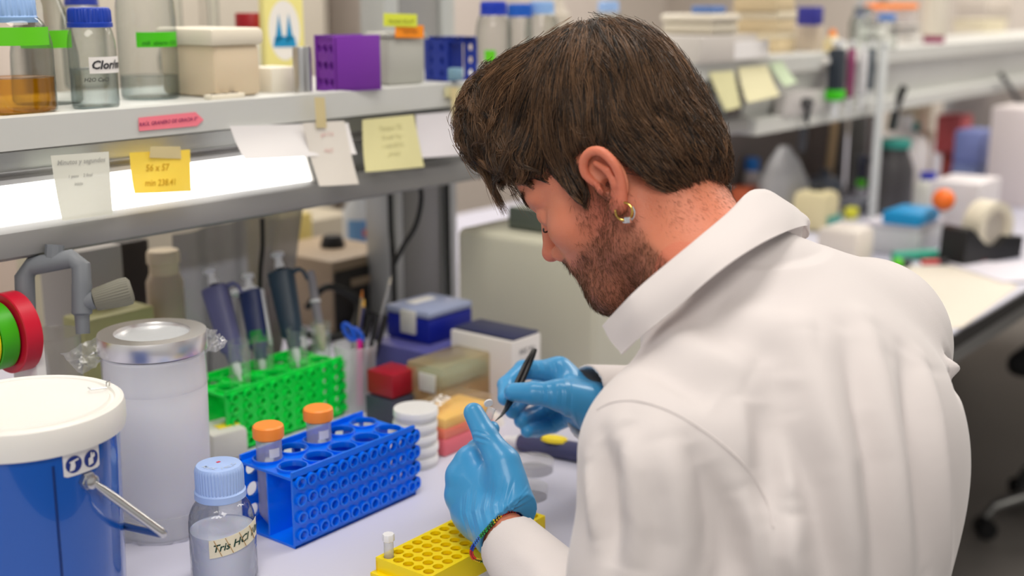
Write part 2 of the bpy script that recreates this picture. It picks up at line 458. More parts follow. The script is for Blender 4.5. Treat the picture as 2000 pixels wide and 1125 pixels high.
P = onz(38, 226, SZ); P.y += .035; P.x += .02
t = bottle('clear bottle with pale blue cap holding amber liquid, leftmost on the shelf', P, .041, .116, .0195, (150, 184, 232), .027, amber, .33, cap_r=.0265)
cyl_label(t, .0405, .073, .092, toward(P) - .9, toward(P) + 1.1, greent)
P = onz(108, 206, SZ); P.y += .03; P.x += .01
t = thing('conical_flask', 'glass conical flask with green tape behind the amber bottle', 'flask', P)
b = B(); b.cap1 = False
b.lathe([(.0001, 0), (.036, 0), (.040, .004), (.040, .018), (.038, .060), (.030, .100), (.014, .145), (.0135, .17), (.016, .175)], 40).obj('glass_body', glf, t)
cyl_label(t, .0385, .066, .086, toward(P) - .7, toward(P) + .9, greent)
P = onz(198, 214, SZ); P.y += .025; P.x += .01
t = bottle('clear bottle with dark blue cap and white handwritten label near the shelf front', P, .0265, .106, .0165, (14, 58, 168), .022, water, .42, cap_r=.0235, sh=.62)
cyl_label(t, .0268, .040, .058, toward(P) - .15, toward(P) + 1.5, mat('paper', (236, 232, 228), .7))
curve_text(t, P, 'Clor/m', .013, .027, .049, .62, bold=.03)
curve_text(t, P, 'H2O CaCl', .006, .027, .033, .1)
P = onz(305, 198, SZ); P.y += .045; P.x += .025
t = bottle('large clear round flask with green tape label and shallow clear liquid', P, .036, .180, .016, None, 0, water, .16, sh=.55)
cyl_label(t, .0362, .064, .082, toward(P) - .35, toward(P) + 1.25, mat('green_label', (70, 196, 8), .5))
curve_text(t, P, 'mili  abierto 1CA', .0065, .037, .069, .45, mat('green_ink', (20, 110, 10), .5))
P = onz(255, 178, SZ); P.y += .10
bottle('clear bottle with dark blue cap half hidden behind the round flask', P, .030, .130, .0165, (22, 48, 150), .024, sh=.6, glass=glf)
for k, (u, v, lb) in enumerate(((352, 150, 'clear glass flask with long neck behind the round flask, left of two'), (398, 150, 'clear glass flask with long neck behind the beige tub, right of two'))):
    P = onz(u, v, SZ); P.y += .0 + .03 * k; P.x += .05 * k
    t = thing('volumetric_flask', lb, 'flask', P, group='long necked flasks at the back of the shelf')
    b = B(); b.cap1 = False; b.lathe([(.0001, 0), (.026, .001), (.032, .012), (.033, .03), (.026, .052), (.012, .066), (.009, .08), (.009, .16), (.011, .162)], 32).obj('glass_body', glf, t)
# beige tub with lid
P = onz(445, 194, SZ)
t = thing('plastic_tub', 'rectangular beige plastic tub with paler lid, beside the round flask', 'tub', (P.x + .035, P.y + .075, SZ), rz=.0)
tubm = mat('tub_beige', (214, 196, 168), .5, sss=.1)
B().box((0, 0, .033), (.076, .11, .066), .008).obj('tub', tubm, t)
B().box((0, 0, .075), (.084, .118, .022), .006).obj('lid', mat('tub_lid', (226, 217, 198), .5), t)
P = onz(432, 194, SZ)
t = thing('label_strip_holder', 'small cream strip with three dark marks lying before the beige tub', 'strip', (P.x + .012, P.y + .008, SZ), rz=.1)
B().box((0, 0, .003), (.055, .016, .006), .001).obj('strip', mat('strip_cream', (232, 224, 206), .6), t)
for k in range(3): B().box((-.016 + .016 * k, 0, .0063), (.010, .007, .0006)).obj('mark', ink, t)
# red capped jar
P = onz(522, 150, SZ); P.y += .03
t = thing('red_cap_jar', 'white jar with dark red lid behind the beige tub', 'jar', P)
B().lathe([(.0001, 0), (.026, 0), (.027, .07), (.022, .078), (.0001, .078)], 32).obj('body', white, t)
B().lathe([(.0001, .100), (.026, .100), (.027, .098), (.027, .076), (.0001, .076)], 40).obj('lid', capm((150, 16, 26)), t)
P = onz(560, 182, SZ)
solo('paper_stack', B().box((0, 0, .016), (.055, .06, .032), .001), mat('paper2', (226, 220, 205), .8), 'small stack of cream paper cards between tub and steel cylinder', 'paper', (P.x + .02, P.y + .05, SZ))
# yellow carton
P = onz(600, 160, SZ)
t = thing('carton', 'pale yellow carton with white oval and blue peak drawing', 'box', (P.x + .02, P.y + .075, SZ), rz=R_(-30))
yc = mat('carton_yellow', (232, 222, 140), .6)
B().box((0, 0, .085), (.060, .040, .17), .001).obj('body', yc, t)
b = B(); b.prism([(.024 * math.cos(a * PI / 16), .075 + .045 * math.sin(a * PI / 16)) for a in range(32)], .0006, Matrix(((1, 0, 0, 0), (0, 0, -1, -.020), (0, 1, 0, 0), (0, 0, 0, 1)))); b.obj('oval_print', mat('oval', (232, 228, 222), .6), t)
b = B(); Mf = Matrix(((1, 0, 0, 0), (0, 0, -1, -.0208), (0, 1, 0, 0), (0, 0, 0, 1)))
b.prism([(-.015, .055), (-.008, .100), (-.003, .062)], .0005, Mf); b.prism([(.001, .055), (.007, .100), (.013, .062)], .0005, Mf); b.prism([(-.018, .050), (.018, .050), (.015, .066), (-.015, .066)], .0005, Mf)
b.obj('peak_print', mat('peak_blue', (20, 140, 190), .5), t)
# steel cylinder
P = onz(600, 182, SZ)
t = thing('steel_cylinder', 'brushed steel cylinder standing beside the purple rack', 'cylinder', (P.x + .006, P.y + .014, SZ))
stl = mat('steel', (196, 196, 196), .28, metal=1.)
B().lathe([(.0001, 0), (.0125, 0), (.0125, .056), (.0118, .06), (.0001, .06)], 32).obj('body', stl, t)

def freezer_rack(label, P, w, d, h, c, rz=0, open_side=True):
    """cube-like tube rack seen from its corner: solid face on -Y, holed face on -X"""
    t = thing('tube_rack', label, 'rack', P, rz=rz)
    m = mat('rack_%d_%d_%d' % c, c, .5)
    # solid face (towards -Y)
    B().box((w / 2, .002, h / 2), (w, .004, h), .0015).obj('side_panel', m, t)
    # holed face towards -X : plate in xy mapped to y,z
    M = Matrix(((0, 0, -1, .004), (1, 0, 0, d / 2), (0, 1, 0, h * .46), (0, 0, 0, 1)))
    nx, ny = 3, 3
    B().holes(nx, ny, d / 3 * .93, h / 3 * .9, h * .075, .0025, M, mx=d * .035, my=h * .05).obj('holed_panel', m, t)
    B().box((w / 2, d / 2, .002), (w, d, .004)).obj('bottom_panel', m, t)
    B().box((w / 2, d - .002, h / 2), (w, .004, h)).obj('side_panel', m, t)
    M = Matrix.Translation((w / 2, d / 2, h - .006))
    B().holes(4, 3, w / 4 * .98, d / 3 * .96, h * .09, .004, M).obj('top_panel', m, t)
    return t
P = onz(655, 180, SZ)
tr = freezer_rack('purple plastic tube rack with round holes in its narrow side', P, .078, .045, .074, (118, 44, 160), rz=R_(-8))
# frosted box with sticky notes
P = onz(760, 168, SZ)
t = thing('frosted_box', 'frosted grey plastic box with yellow and orange sticky notes, between purple and blue racks', 'box', P, rz=R_(-8))
B().box((.034, .026, .034), (.068, .052, .068), .006).obj('body', mat('frosted', (176, 176, 168), .5), t)
B().box((.034, .026, .0715), (.071, .055, .007), .003).obj('lid', mat('frosted_lid', (190, 190, 184), .4), t)
def note_plate(t, x, z, w, h, y, m, name='sticky_note', tilt=0.):
    M = Matrix.Translation((x, y, z)) @ Matrix.Rotation(tilt, 4, 'Y')
    return B().sheet([[M @ Vector((w * (i / 4 - .5), .0015 * math.sin(i * .9), h * (j / 2 - .5))) for j in range(3)] for i in range(5)], .0004).obj(name, m, t)
note_plate(t, .018, .092, .060, .018, -.006, mat('note_lime', (222, 230, 70), .6), tilt=R_(2))
note_plate(t, .036, .076, .052, .018, -.004, mat('note_orange', (255, 148, 22), .6), tilt=R_(2))
text_on(t, 'TRUNKS DE pH7', .0065, lambda x, y: (.018 + x, -.0078, .090 + y), mat('olive_ink', (110, 120, 20), .6))
text_on(t, 'TOMOGRAFIA', .0045, lambda x, y: (.036 + x, -.0058, .075 + y), mat('brown_ink', (150, 90, 20), .6))
# blue open rack
P = onz(868, 160, SZ)
t = thing('tube_rack', 'dark blue plastic tube rack with open end, between the frosted box and clear bottles', 'rack', P, rz=R_(-8))
nb = mat('rack_navy', (10, 44, 148), .45)
w, d, h = .066, .036, .066
B().box((.006, .002, h / 2), (.012, .004, h), .001).obj('front_frame', nb, t)
B().box((.014, .012, h / 2), (.004, .02, h)).obj('divider', nb, t)
B().box((w / 2, .002, h - .005), (w, .004, .010), .001).obj('top_rim', nb, t)
B().holes(1, 3, .022, .019, .0055, .004, Matrix(((1, 0, 0, w - .011), (0, 0, -1, .004), (0, 1, 0, .031), (0, 0, 0, 1))), mx=.001, my=.002).obj('holed_panel', nb, t)
B().holes(2, 3, .028, .019, .0055, .004, Matrix(((0, 0, -1, .004), (1, 0, 0, d / 2), (0, 1, 0, .031), (0, 0, 0, 1))), my=.003).obj('holed_panel', nb, t)
B().box((w / 2, d / 2, .002), (w, d, .004)).obj('bottom_panel', nb, t)
B().box((w / 2, d - .002, h / 2), (w, .004, h)).obj('back_panel', nb, t)
B().holes(3, 3, .018, .019, .007, .004, Matrix.Translation((w / 2, d / 2, h - .004))).obj('top_panel', nb, t)
solo('sponge_block', B().box((0, 0, .009), (.018, .016, .018), .002), mat('block_grey', (120, 156, 176), .6), 'small pale blue-grey block inside the open blue rack', 'block', onz(904, 158, SZ + .004) + Vector((.004, .018, 0)))
# bottles by the head
for (u, v, cc, lb, dx, R, H) in ((985, 150, (10, 52, 176), 'clear bottle with dark blue cap and green label left of the head', .0, .029, .112),
                         (1035, 140, (12, 88, 190), 'clear bottle with mid blue cap just behind the hair', .03, .022, .108),
                         (1078, 138, (140, 178, 228), 'clear bottle with pale blue cap just above the hair', .05, .030, .112),
                         (1205, 118, (148, 180, 226), 'clear bottle with pale blue cap above the back of the head', .06, .030, .112)):
    P = onz(u, v, SZ); P.x += .01; P.y += .03
    t = bottle(lb, P, R, H, .016, cc, .022, sh=.6, glass=glf)
    if 'green' in lb:
        cyl_label(t, R + .0003, .022, .042, toward(P) - .5, toward(P) + .1, greent)
P = onz(1120, 120, SZ)
solo('wash_bottle', B().lathe([(.0001, 0), (.026, 0), (.028, .006), (.028, .09), (.016, .105), (.012, .13), (.0001, .13)], 32), mat('jar_grey', (196, 186, 172), .5), 'pale beige round bottle behind the head top', 'bottle', (P.x + .08, P.y + .1, SZ))

# ================================================================ SHELF GOODS (right of the head)
def bx(name, label, cat, u, v, wpx, hpx, dm, c, rz=0., z=SZ, lid=None, lh=.2, rough=.5, bev=.004, parts='body', yoff=None, group=None):
    """box whose near lower edge is centred at pixel u,v on height z"""
    P = onz(u, v, z); tt = dep(P); w = wpx * tt / FPX; hh = hpx * tt / FPX
    # face across the view, width measured along X foreshortened
    T = thing(name, label, cat, P + Vector((0, dm / 2, 0)), rz=rz, group=group); global TOPZ; TOPZ = z + hh * (1.0 if not lid else 1.0)
    m = mat('c_%d_%d_%d' % c, c, rough)
    if lid:
        B().box((0, 0, hh * (1 - lh) / 2), (w, dm, hh * (1 - lh)), bev).obj(parts, m, T)
        B().box((0, 0, hh * (1 - lh / 2)), (w * 1.04, dm * 1.04, hh * lh), bev * .7).obj('lid', mat('c_%d_%d_%d' % lid, lid, rough), T)
    else: B().box((0, 0, hh / 2), (w, dm, hh), bev).obj(parts, m, T)
    return T
T = bx('storage_box', 'long pale grey box with white paper label at the shelf edge right of the head', 'box', 1425, 121, 230, 52, .13, (202, 196, 190))
P = onz(1475, 120, SZ); w = 88 * dep(P) / FPX / .62
B().box((w * .62, -.066, .022), (w, .002, .036)).obj('paper_label', mat('paperw', (236, 233, 232), .7), T)
TUB = bx('plastic_tub', 'pale round-edged tub with cream lid on the grey box', 'tub', 1420, 68, 110, 40, .12, (206, 198, 180), z=TOPZ, lid=(222, 214, 198), lh=.4, bev=.012)
TZ2 = TOPZ
bx('low_box', 'low white box with blue base at the head edge', 'box', 1300, 116, 100, 34, .10, (216, 208, 200), bev=.006, z=SZ)
bx('tray', 'blue lid lying on top of the cream tub', 'lid', 1430, 22, 46, 12, .05, (84, 118, 178), z=TZ2).location = (TUB.location.x + .03, TUB.location.y, TZ2)
for k, (v, z, lb) in enumerate(((103, SZ, 'beige plastic tub, lowest of the stack behind the white label'), (66, SZ + .045, 'beige plastic tub, middle of the stack behind the white label'), (22, SZ + .09, 'beige plastic tub, topmost of the stack behind the white label'))):
    bx('plastic_tub', lb, 'tub', 1535, v, 80, 43, .10, (212, 192, 154), z=SZ if k == 0 else TOPZ, lid=(226, 214, 188), lh=.35, group='stack of beige tubs')
bx('storage_box', 'pale grey box below the dark violet box', 'box', 1601, 100, 40, 50, .08, (196, 182, 164))
bx('tube_box', 'dark violet blue box among the tubs on the far shelf', 'box', 1601, 50, 34, 36, .05, (44, 44, 140), z=TOPZ)
# big clear bottle and orange capped tubes
P = onz(1680, 98, SZ)
T = bottle('clear bottle glinting in the light beside the far post', P, .030, .10, .016, (120, 126, 130), .016, glass=glf)
P = onz(1624, 102, SZ)
t = thing('dropper_bottle', 'small cream bottle with orange tip above the green banded pipette', 'bottle', P)
B().lathe([(.0001, 0), (.018, 0), (.020, .006), (.020, .028), (.010, .038), (.0001, .038)], 28).obj('body', mat('cream_amber', (222, 206, 160), .4, sss=.1), t)
B().lathe([(.0001, .054), (.006, .053), (.011, .038), (.0001, .038)], 20).obj('cap', mat('orange_tip2', (255, 150, 70), .4), t)
P = onz(1694, 92, SZ)
t = thing('pump_bottle', 'clear bottle with small dark blue pump at the back of the far shelf', 'bottle', P + Vector((.06, .05, 0)))
b = B(); b.cap1 = False; b.lathe(bottle_geo(.026, .085, .012), 32).obj('glass_body', glf, t)
B().lathe([(.0001, .105), (.006, .105), (.006, .094), (.013, .092), (.013, .080), (.0001, .080)], 24).obj('pump', capm((30, 50, 160)), t)
P = onz(1728, 96, SZ)
bottle('clear bottle with mid blue cap in front of orange capped tubes', P, .028, .082, .016, (84, 130, 200), .018, glass=glf)
P0 = onz(1770, 82, SZ)
T = thing('tube_rack', 'white low rack holding orange capped tubes on the far shelf', 'rack', P0 + Vector((0, .05, 0)))
B().box((0, 0, .010), (.26, .09, .020), .003).obj('base', white, T)
B().holes(7, 2, .036, .04, .014, .003, Matrix.Translation((0, 0, .045)), mx=.004, my=.005).obj('top_plate', white, T)
for sx in (-1, 1): B().box((sx * .128, 0, .03), (.004, .08, .04)).obj('end_panel', white, T)
tubem = clear('tube_plastic', body=.32, bodyc=(255, 250, 252), rough=.12)
orc = mat('orange_cap', (255, 146, 58), .4, sss=.1)
def falcon(label, P, rz=0, h=.115, group=None):
    t = thing('centrifuge_tube', label, 'tube', P, group=group)
    b = B(); b.cap1 = False; b.lathe([(.0001, 0), (.003, .0005), (.0135, .016), (.0140, .02), (.0143, h - .006)], 28).obj('tube', tubem, t)
    def mod(a, j): return 1 + (.012 if math.cos(a * 48) > 0 else -.008) if j == 3 else 1
    B().lathe([(.0001, h + .0055), (.0150, h + .0055), (.0168, h + .0040), (.0172, h + .001), (.0172, h - .0085), (.0160, h - .010), (.0142, h - .010)], 96, mod=mod).obj('screw_cap', orc, t)
    return t
f0 = None
for i in range(7):
    for j in range(2):
        Q = (P0.x + (i - 3) * .036, P0.y + .05 + (j - .5) * .04, SZ + .02)
        lb = 'orange capped tube in the white far rack, ' + ('front', 'back')[j] + ' row, ' + ('leftmost', 'second from left', 'third from left', 'middle', 'third from right', 'second from right', 'rightmost')[i]
        if f0 is None: f0 = falcon(lb, Q, h=.085, group='orange capped tubes on the far shelf')
        else: dup(f0, Q, lb)
P = onz(1850, 84, SZ)
T = thing('storage_jar', 'tall beige jar with orange dot and crimson base on the far shelf', 'jar', P + Vector((0, .04, 0)))
B().lathe([(.0001, .02), (.034, .02), (.036, .03), (.036, .15), (.0001, .15)], 32).obj('body', mat('jar_beige', (212, 204, 190), .5), T)
B().lathe([(.0001, 0), (.030, 0), (.030, .022), (.0001, .022)], 32).obj('base', mat('crimson', (140, 20, 84), .5), T)
bx('storage_box', 'long low cream box at the right end of the far shelf', 'box', 1945, 64, 130, 26, .12, (222, 212, 186), lid=(206, 196, 168), lh=.3)
bx('storage_box', 'pale taupe box on the cream box at the far right', 'box', 1950, 34, 150, 34, .12, (204, 194, 182), z=TOPZ)
# ================================================================ BENCH GOODS (foreground left)
BZ = .75
# blue bucket
bc = at(48, 785, 1.10)
bk = thing('lidded_bucket', 'blue metal bucket with white lid and steel handle in the left foreground', 'bucket', (bc.x, bc.y, BZ))
hz = bc.z - BZ
RL = .086
blm = mat('bucket_blue', (6, 84, 178), .16, coat=.6, var=.02)
b = B(); b.lathe([(.0001, 0), (RL * .84, 0), (RL * .86, .004), (RL * .93, hz - .012), (.0001, hz - .012)], 96).obj('body', blm, bk)
lidm = mat('bucket_lid', (232, 230, 225), .42, bump=.08, bscale=40, sss=.05)
B().lathe([(RL * .94, hz - .028), (RL * .985, hz - .0265), (RL, hz - .020), (RL, hz - .008), (RL * .985, hz - .002), (RL * .95, hz), (RL * .90, hz - .001), (RL * .885, hz - .0035), (RL * .855, hz - .0035), (RL * .84, hz - .0005), (RL * .80, hz - .0015), (.0001, hz - .002)], 96).obj('lid', lidm, bk)
aS = math.atan2(*(lambda d: (d.y, d.x))((onx(120, 1000, bc.x) - Vector((bc.x, bc.y, BZ)))))
def bang(u, v, r=RL * .93):
    """angle on the bucket wall seen at pixel column u (near side)"""
    best = None
    for k in range(720):
        a = k * PI / 360
        p = Vector((bc.x + r * math.cos(a), bc.y + r * math.sin(a), BZ + hz * .6)); q = p - CAM; z = q.dot(FW)
        uu = 1000 + FPX * q.dot(RT) / z
        if (Vector((math.cos(a), math.sin(a), 0)).dot(CAM - p)) < 0: continue
        if best is None or abs(uu - u) < best[0]: best = (abs(uu - u), a)
    return best[1]
def bz(u, v, a, r=RL * .93):
    p = Vector((bc.x + r * math.cos(a), bc.y + r * math.sin(a), 0))
    d = ray(u, v); t_ = (p - CAM).dot(HD) / d.dot(HD)
    return (CAM + d * t_).z - BZ
aseam = bang(114, 1000)
def bR(z): return RL * (.86 + (.93 - .86) * z / (hz - .012))
B().tube([((bR(z) + .0003) * math.cos(aseam), (bR(z) + .0003) * math.sin(aseam), z) for z in np.linspace(.004, hz - .036, 12)], .0011, 6).obj('seam', mat('seam_blue', (4, 44, 110), .3), bk)
a0, a1 = bang(134, 895), bang(202, 880)
zc = bz(162, 897, (a0 + a1) / 2)
stk = []
for i in range(13):
    a = a0 + (a1 - a0) * i / 12
    e = .0006 + (0.0 if 0 < i < 12 else 0.0)
    stk.append([((bR(zc + dz) + e) * math.cos(a), (bR(zc + dz) + e) * math.sin(a), zc + dz) for dz in np.linspace(-.0125 + (.0015 if i in (0, 12) else 0), .0095 - (.001 if i in (0, 12) else 0), 5)])
lab = B().sheet(stk, .0003).obj('safety_sticker', mat('sticker_white', (226, 224, 226), .35), bk)
am = (a0 + a1) / 2; Wd = (a1 - a0) * bR(zc)
def onb(x, y, l=.0011):
    y -= .002
    a = am + x / bR(zc); r = bR(zc + y) + l
    return (r * math.cos(a), r * math.sin(a), zc + y)
sgn = 1 if Wd > 0 else -1
navy = mat('icon_navy', (24, 48, 130), .4)
for sx in (-1, 1):
    b = B(); c = [onb(sx * Wd * .24 + .0075 * math.cos(k * PI / 16), .0078 * math.sin(k * PI / 16)) for k in range(32)]
    b.add(c, [tuple(range(32))]).obj('icon_disc', navy, lab, smooth=False)
for pts, sx in ((((-.0035, -.0055), (.0015, -.0045), (.0015, .0005), (.0035, .0015), (.0032, .0048), (.0018, .0050), (.0012, .0025), (.0004, .0062), (-.0008, .0060), (-.001, .002), (-.0035, .001)), 1),
                (((-.0045, .0030), (.004, .0050), (.0045, .0035), (.0005, .0025), (.0012, -.0015), (-.0002, -.0048), (-.0045, -.0055), (-.0030, .0015)), -1)):
    b = B(); b.add([onb(sx * Wd * .24 + sgn * x, y, .0016) for x, y in pts], [tuple(range(len(pts)))]).obj('icon_glyph', mat('sticker_white'), lab, smooth=False)
# handle with nut and bolt
ah = bang(176, 935); zh = bz(178, 938, ah)
nd = Vector((math.cos(ah), math.sin(ah), 0)); hp = nd * bR(zh); hp.z = zh
Mh = Matrix.Translation(hp) @ nd.to_track_quat('Z', 'Y').to_matrix().to_4x4()
b = B(); b.lathe([(.0001, .006), (.0075, .006), (.008, .005), (.008, 0), (.0001, 0)], 6, M=Mh); b.obj('hex_nut', stl, bk, smooth=False)
B().lathe([(.0001, .0115), (.004, .0112), (.0062, .0095), (.0066, .007), (.0066, .006), (.0001, .006)], 24, M=Mh).obj('bolt_head', stl, bk)
hs = Vector(hp) + nd * .009
O = Vector((bc.x, bc.y, BZ))
tip = at(322, 1044, dep(O + hs) + .03) - O
back = at(248, 1028, dep(O + hs) + .085) - O
hpts = []
k1 = hs + (tip - hs) * .93; k2 = tip + (back - tip) * .10
for s_ in np.linspace(0, 1, 8): hpts.append(hs + (k1 - hs) * s_)
for s_ in np.linspace(0, 1, 7)[1:]: hpts.append((k1 * (1 - s_) + tip * s_) * (1 - s_) + (tip * (1 - s_) + k2 * s_) * s_)
for s_ in np.linspace(0, 1, 8)[1:]: hpts.append(k2 + (back + (back - tip) * .45 - k2) * s_)
B().tube(hpts, [.0022, .0036] + [.0041] * (len(hpts) - 2), 16).obj('handle', stl, bk)
# wire clip on the lid
cl = Vector(at(187, 741, 1.135) - O); cl.z = hz + .001
B().tube([cl + Vector(p) for p in ((-.006, .004, .001), (-.008, -.004, .001), (.004, -.010, .001), (.008, -.004, .004), (.013, -.002, .004), (.016, .004, -.004))], .0007, 8).obj('wire_clip', stl, bk)

# frosted container with bright metal ring lid
jc = at(297, 647, 1.345)
jr = .0585; jh = jc.z - BZ
J = thing('frosted_container', 'tall frosted plastic container with shiny metal ring lid, wrapped in a clear bag', 'container', (jc.x, jc.y, BZ))
fr_ = mat('frosted_white', (226, 226, 232), .38, sss=.1)
B().lathe([(.0001, 0), (jr * .86, 0), (jr * .90, .006), (jr * .95, jh - .062), (jr * .935, jh - .056), (jr * .93, jh - .022), (.0001, jh - .022)], 72).obj('body', fr_, J)
b = B(); b.cap0 = b.cap1 = False; b.lathe([(jr * .96, jh - .06), (jr * .975, jh - .058), (jr * .965, jh - .054), (jr * .96, jh - .028), (jr * .97, jh - .024)], 72).obj('clear_collar', clear('collar_clear', tint=(254, 254, 254), edge=(244, 244, 246), refl=.5, body=.25, bodyc=(250, 250, 252), rough=.1, bump=.2), J)
B().lathe([(jr * .99, jh - .020), (jr, jh - .019), (jr * 1.0, jh - .002), (jr * .99, jh), (jr * .70, jh), (jr * .68, jh - .003), (jr * .68, jh - .006)], 96).obj('metal_ring', mat('chrome', (240, 238, 238), .33, metal=1.), J)
B().lathe([(.0001, jh - .004), (jr * .69, jh - .004), (jr * .69, jh - .008), (.0001, jh - .008)], 64).obj('lid_window', mat('lid_window', (206, 210, 214), .22, coat=.5, bump=.3, bscale=50), J)
bag = clear('bag_clear', tint=(252, 252, 252), edge=(232, 234, 236), body=.16, bodyc=(235, 235, 238), rough=.12, bump=.9, bscale=40)
def crumple(P0, P1, P2, P3, n=9, amp=.006, seed=1):
    r_ = random.Random(seed); g = []
    for i in range(n):
        row = []
        for j in range(n):
            a, c = i / (n - 1), j / (n - 1)
            p = (P0 * (1 - a) + P1 * a) * (1 - c) + (P3 * (1 - a) + P2 * a) * c
            e = 0 if i in (0,) else 1
            row.append(p + Vector((r_.uniform(-1, 1), r_.uniform(-1, 1), r_.uniform(-1, 1))) * amp * e)
        g.append(row)
    return g
OJ = Vector((jc.x, jc.y, BZ)); tj = 1.345
q = lambda u, v, d=0: at(u, v, tj + d) - OJ
B().sheet(crumple(q(195, 660, -.02), q(120, 692, -.03), q(162, 733, -.04), q(208, 700, -.02), seed=3, amp=.003)).obj('bag_corner', bag, J, smooth=False)
B().sheet(crumple(q(403, 640, -.01), q(445, 662, -.02), q(434, 682, -.03), q(404, 690, -.02), seed=5, amp=.003)).obj('bag_corner', bag, J, smooth=False)
g = []
for i in range(60):
    a = 2 * PI * i / 59
    g.append([((jr * (.985 + .05 * math.sin(i * 1.7 + z * 60) * (1 if z < .03 else .4))) * math.cos(a), (jr * (.985 + .05 * math.sin(i * 2.3 + z * 60) * (1 if z < .03 else .4))) * math.sin(a), z) for z in (.001, .012, .03, .06, .10, .14, jh - .04, jh - .022)])
B().sheet([r[:3] for r in g]).obj('clear_bag', clear('bag_thin', tint=(252, 252, 252), edge=(235, 236, 238), refl=.6, body=.22, bodyc=(250, 250, 252), rough=.15, bump=.5, bscale=25), J, smooth=True, ang=60)

# near bottle
P = at(427, 905, 1.235); bb = Vector((P.x, P.y, BZ)); HB = P.z - BZ
R0 = .0335
NB = thing('laboratory_bottle', 'clear glass bottle with pale blue ribbed cap and taped handwritten label in front', 'bottle', bb)
gh = HB - .004
b = B(); b.cap1 = False
prof = [(.0001, .002), (R0 * .9, 0), (R0, .006), (R0, gh * .50)]
for k in range(1, 9):
    a = k / 8 * PI / 2; prof.append((.0175 + (R0 - .0175) * math.cos(a), gh * .50 + gh * .235 * math.sin(a)))
prof += [(.0165, gh * .80), (.0165, gh)]
glass2 = clear('glass_near', tint=(246, 248, 249), edge=(150, 158, 172), refl=1.0, bump=.35, bscale=70)
b.lathe(prof, 72).obj('glass_body', glass2, NB)
lv = gh * .47
liqm = mat('cloudy_liquid', (234, 234, 248), .12, sss=.3)
B().lathe([(.0001, .004), (R0 * .9, .003), (R0 * .965, .008), (R0 * .965, lv), (R0 * .94, lv - .001), (.0001, lv - .001)], 64).obj('liquid', liqm, NB)
c = B(); c.lathe([(.0001, gh + .004), (.0195, gh + .004), (.0222, gh + .0032), (.0235, gh + .0012), (.0240, gh - .002), (.0240, gh - .022), (.0240, gh - .0225), (.0256, gh - .024), (.0258, gh - .0305), (.0235, gh - .032)], 352, mod=lambda a, j: (1 + (.018 * math.copysign(1, math.sin(a * 44)) * (abs(math.sin(a * 44)) ** .4))) if 4 <= j <= 5 else 1)
capo = c.obj('screw_cap', mat('cap_pale_blue', (164, 190, 238), .4, sss=.05), NB)
text_on(capo, 'MAX. 140°C', .0075, lambda x, y: (.0 + (.0150 + y) * math.cos(R_(-125) + x / .0150), (.0150 + y) * math.sin(R_(-125) + x / .0150), gh + .0043), mat('cap_mark', (182, 198, 224), .5), bold=.02, shear=0)
solo_dot = B().box((.002, .003, gh + .0042), (.004, .003, .0004), .0001).obj('red_mark', mat('red_ink', (206, 60, 84), .5), capo)
ta = toward(bb)
g = []
for i in range(22):
    a = ta - .42 + 1.75 * i / 21; r = R0 + .0007
    sk = .012 * (i / 21) + .0045 * math.sin(i / 21 * 3.0) * 0
    g.append([(r * math.cos(a), r * math.sin(a), z) for z in (gh * .315 + sk, gh * .39 + sk, gh * .47 + sk)])
lb = B().sheet(g, .0003).obj('tape_label', mat('masking_tape', (228, 220, 194), .6, bump=.2, bscale=200), NB)
def wr(x, y):
    a = ta - .42 + .10 + x / R0; r = R0 + .0013
    return (r * math.cos(a), r * math.sin(a), gh * .392 + y + .012 * (x / R0 + .1) / 1.75)
text_on(lb, 'Tris HCl 10mM', .0105, wr, mat('ink_green', (20, 60, 46), .5), align='LEFT', bold=.02)
for x0 in (.002, .013, .027, .040):
    B().tube([wr(x0 + s_ * .007, .009 - s_ * .018) for s_ in np.linspace(0, 1, 6)], .0004, 5).obj('pencil_stroke', mat('brown_stroke', (176, 140, 92), .6), lb)

# ---- blue 50 ml rack
def rack(label, P, L, Wd, H, col, rows, cols, name='tube_rack', big=(5, 2), br=.0155, zc=.0):
    """P = front-left bottom corner; long face towards -Y"""
    t = thing(name, label, 'rack', P)
    th = .003
    py = (H - .008) / rows; px = (L - .004) / cols
    Mf = Matrix(((1, 0, 0, L / 2), (0, 0, -1, th), (0, 1, 0, H / 2), (0, 0, 0, 1)))
    B().holes(cols, rows, px, py, min(px, py) * .31, th, Mf, seg=20, collar=.0036, cw=.0022, mx=.002, my=.004).obj('small_hole_panel', col, t)
    b = B()
    for k in range(rows):
        b.lathe([(.0001, 0), (py * .46, 0), (py * .46, th), (py * .30, th), (py * .30, th + .003), (py * .18, th + .003), (py * .18, th), (.0001, th)], 20, M=Matrix(((1, 0, 0, L), (0, 0, -1, th), (0, 1, 0, .004 + py * (k + .5)), (0, 0, 0, 1))))
    b.obj('scalloped_edge', col, t)
    # rows of half-moon scallops at the right end
    Mb = Matrix(((1, 0, 0, L / 2), (0, 0, -1, Wd), (0, 1, 0, H / 2), (0, 0, 0, 1)))
    B().holes(7, 3, L / 7 * .99, (H - .01) / 3, .0085, th, Mb, seg=20, collar=.001, my=.005).obj('medium_hole_panel', col, t)
    Mt = Matrix.Translation((L / 2, Wd / 2, H - .010))
    B().holes(big[0], big[1], (L - .006) / big[0], (Wd - .006) / big[1], br, th, Mt, seg=28, collar=.0035, cw=.0018, mx=.003, my=.003).obj('large_hole_top', col, t)
    B().box((L / 2, Wd / 2, .0015), (L, Wd, .003)).obj('base_panel', col, t)
    B().box((L / 2, Wd * .5, H * .45), (L * .98, .0022, H * .86)).obj('divider', col, t)
    return t
blueR = mat('rack_blue', (0, 112, 244), .25, sss=.3, coat=.2)
Pb = onz(577, 1073, BZ); Lb = .193; Wb = .088; Hb = .088
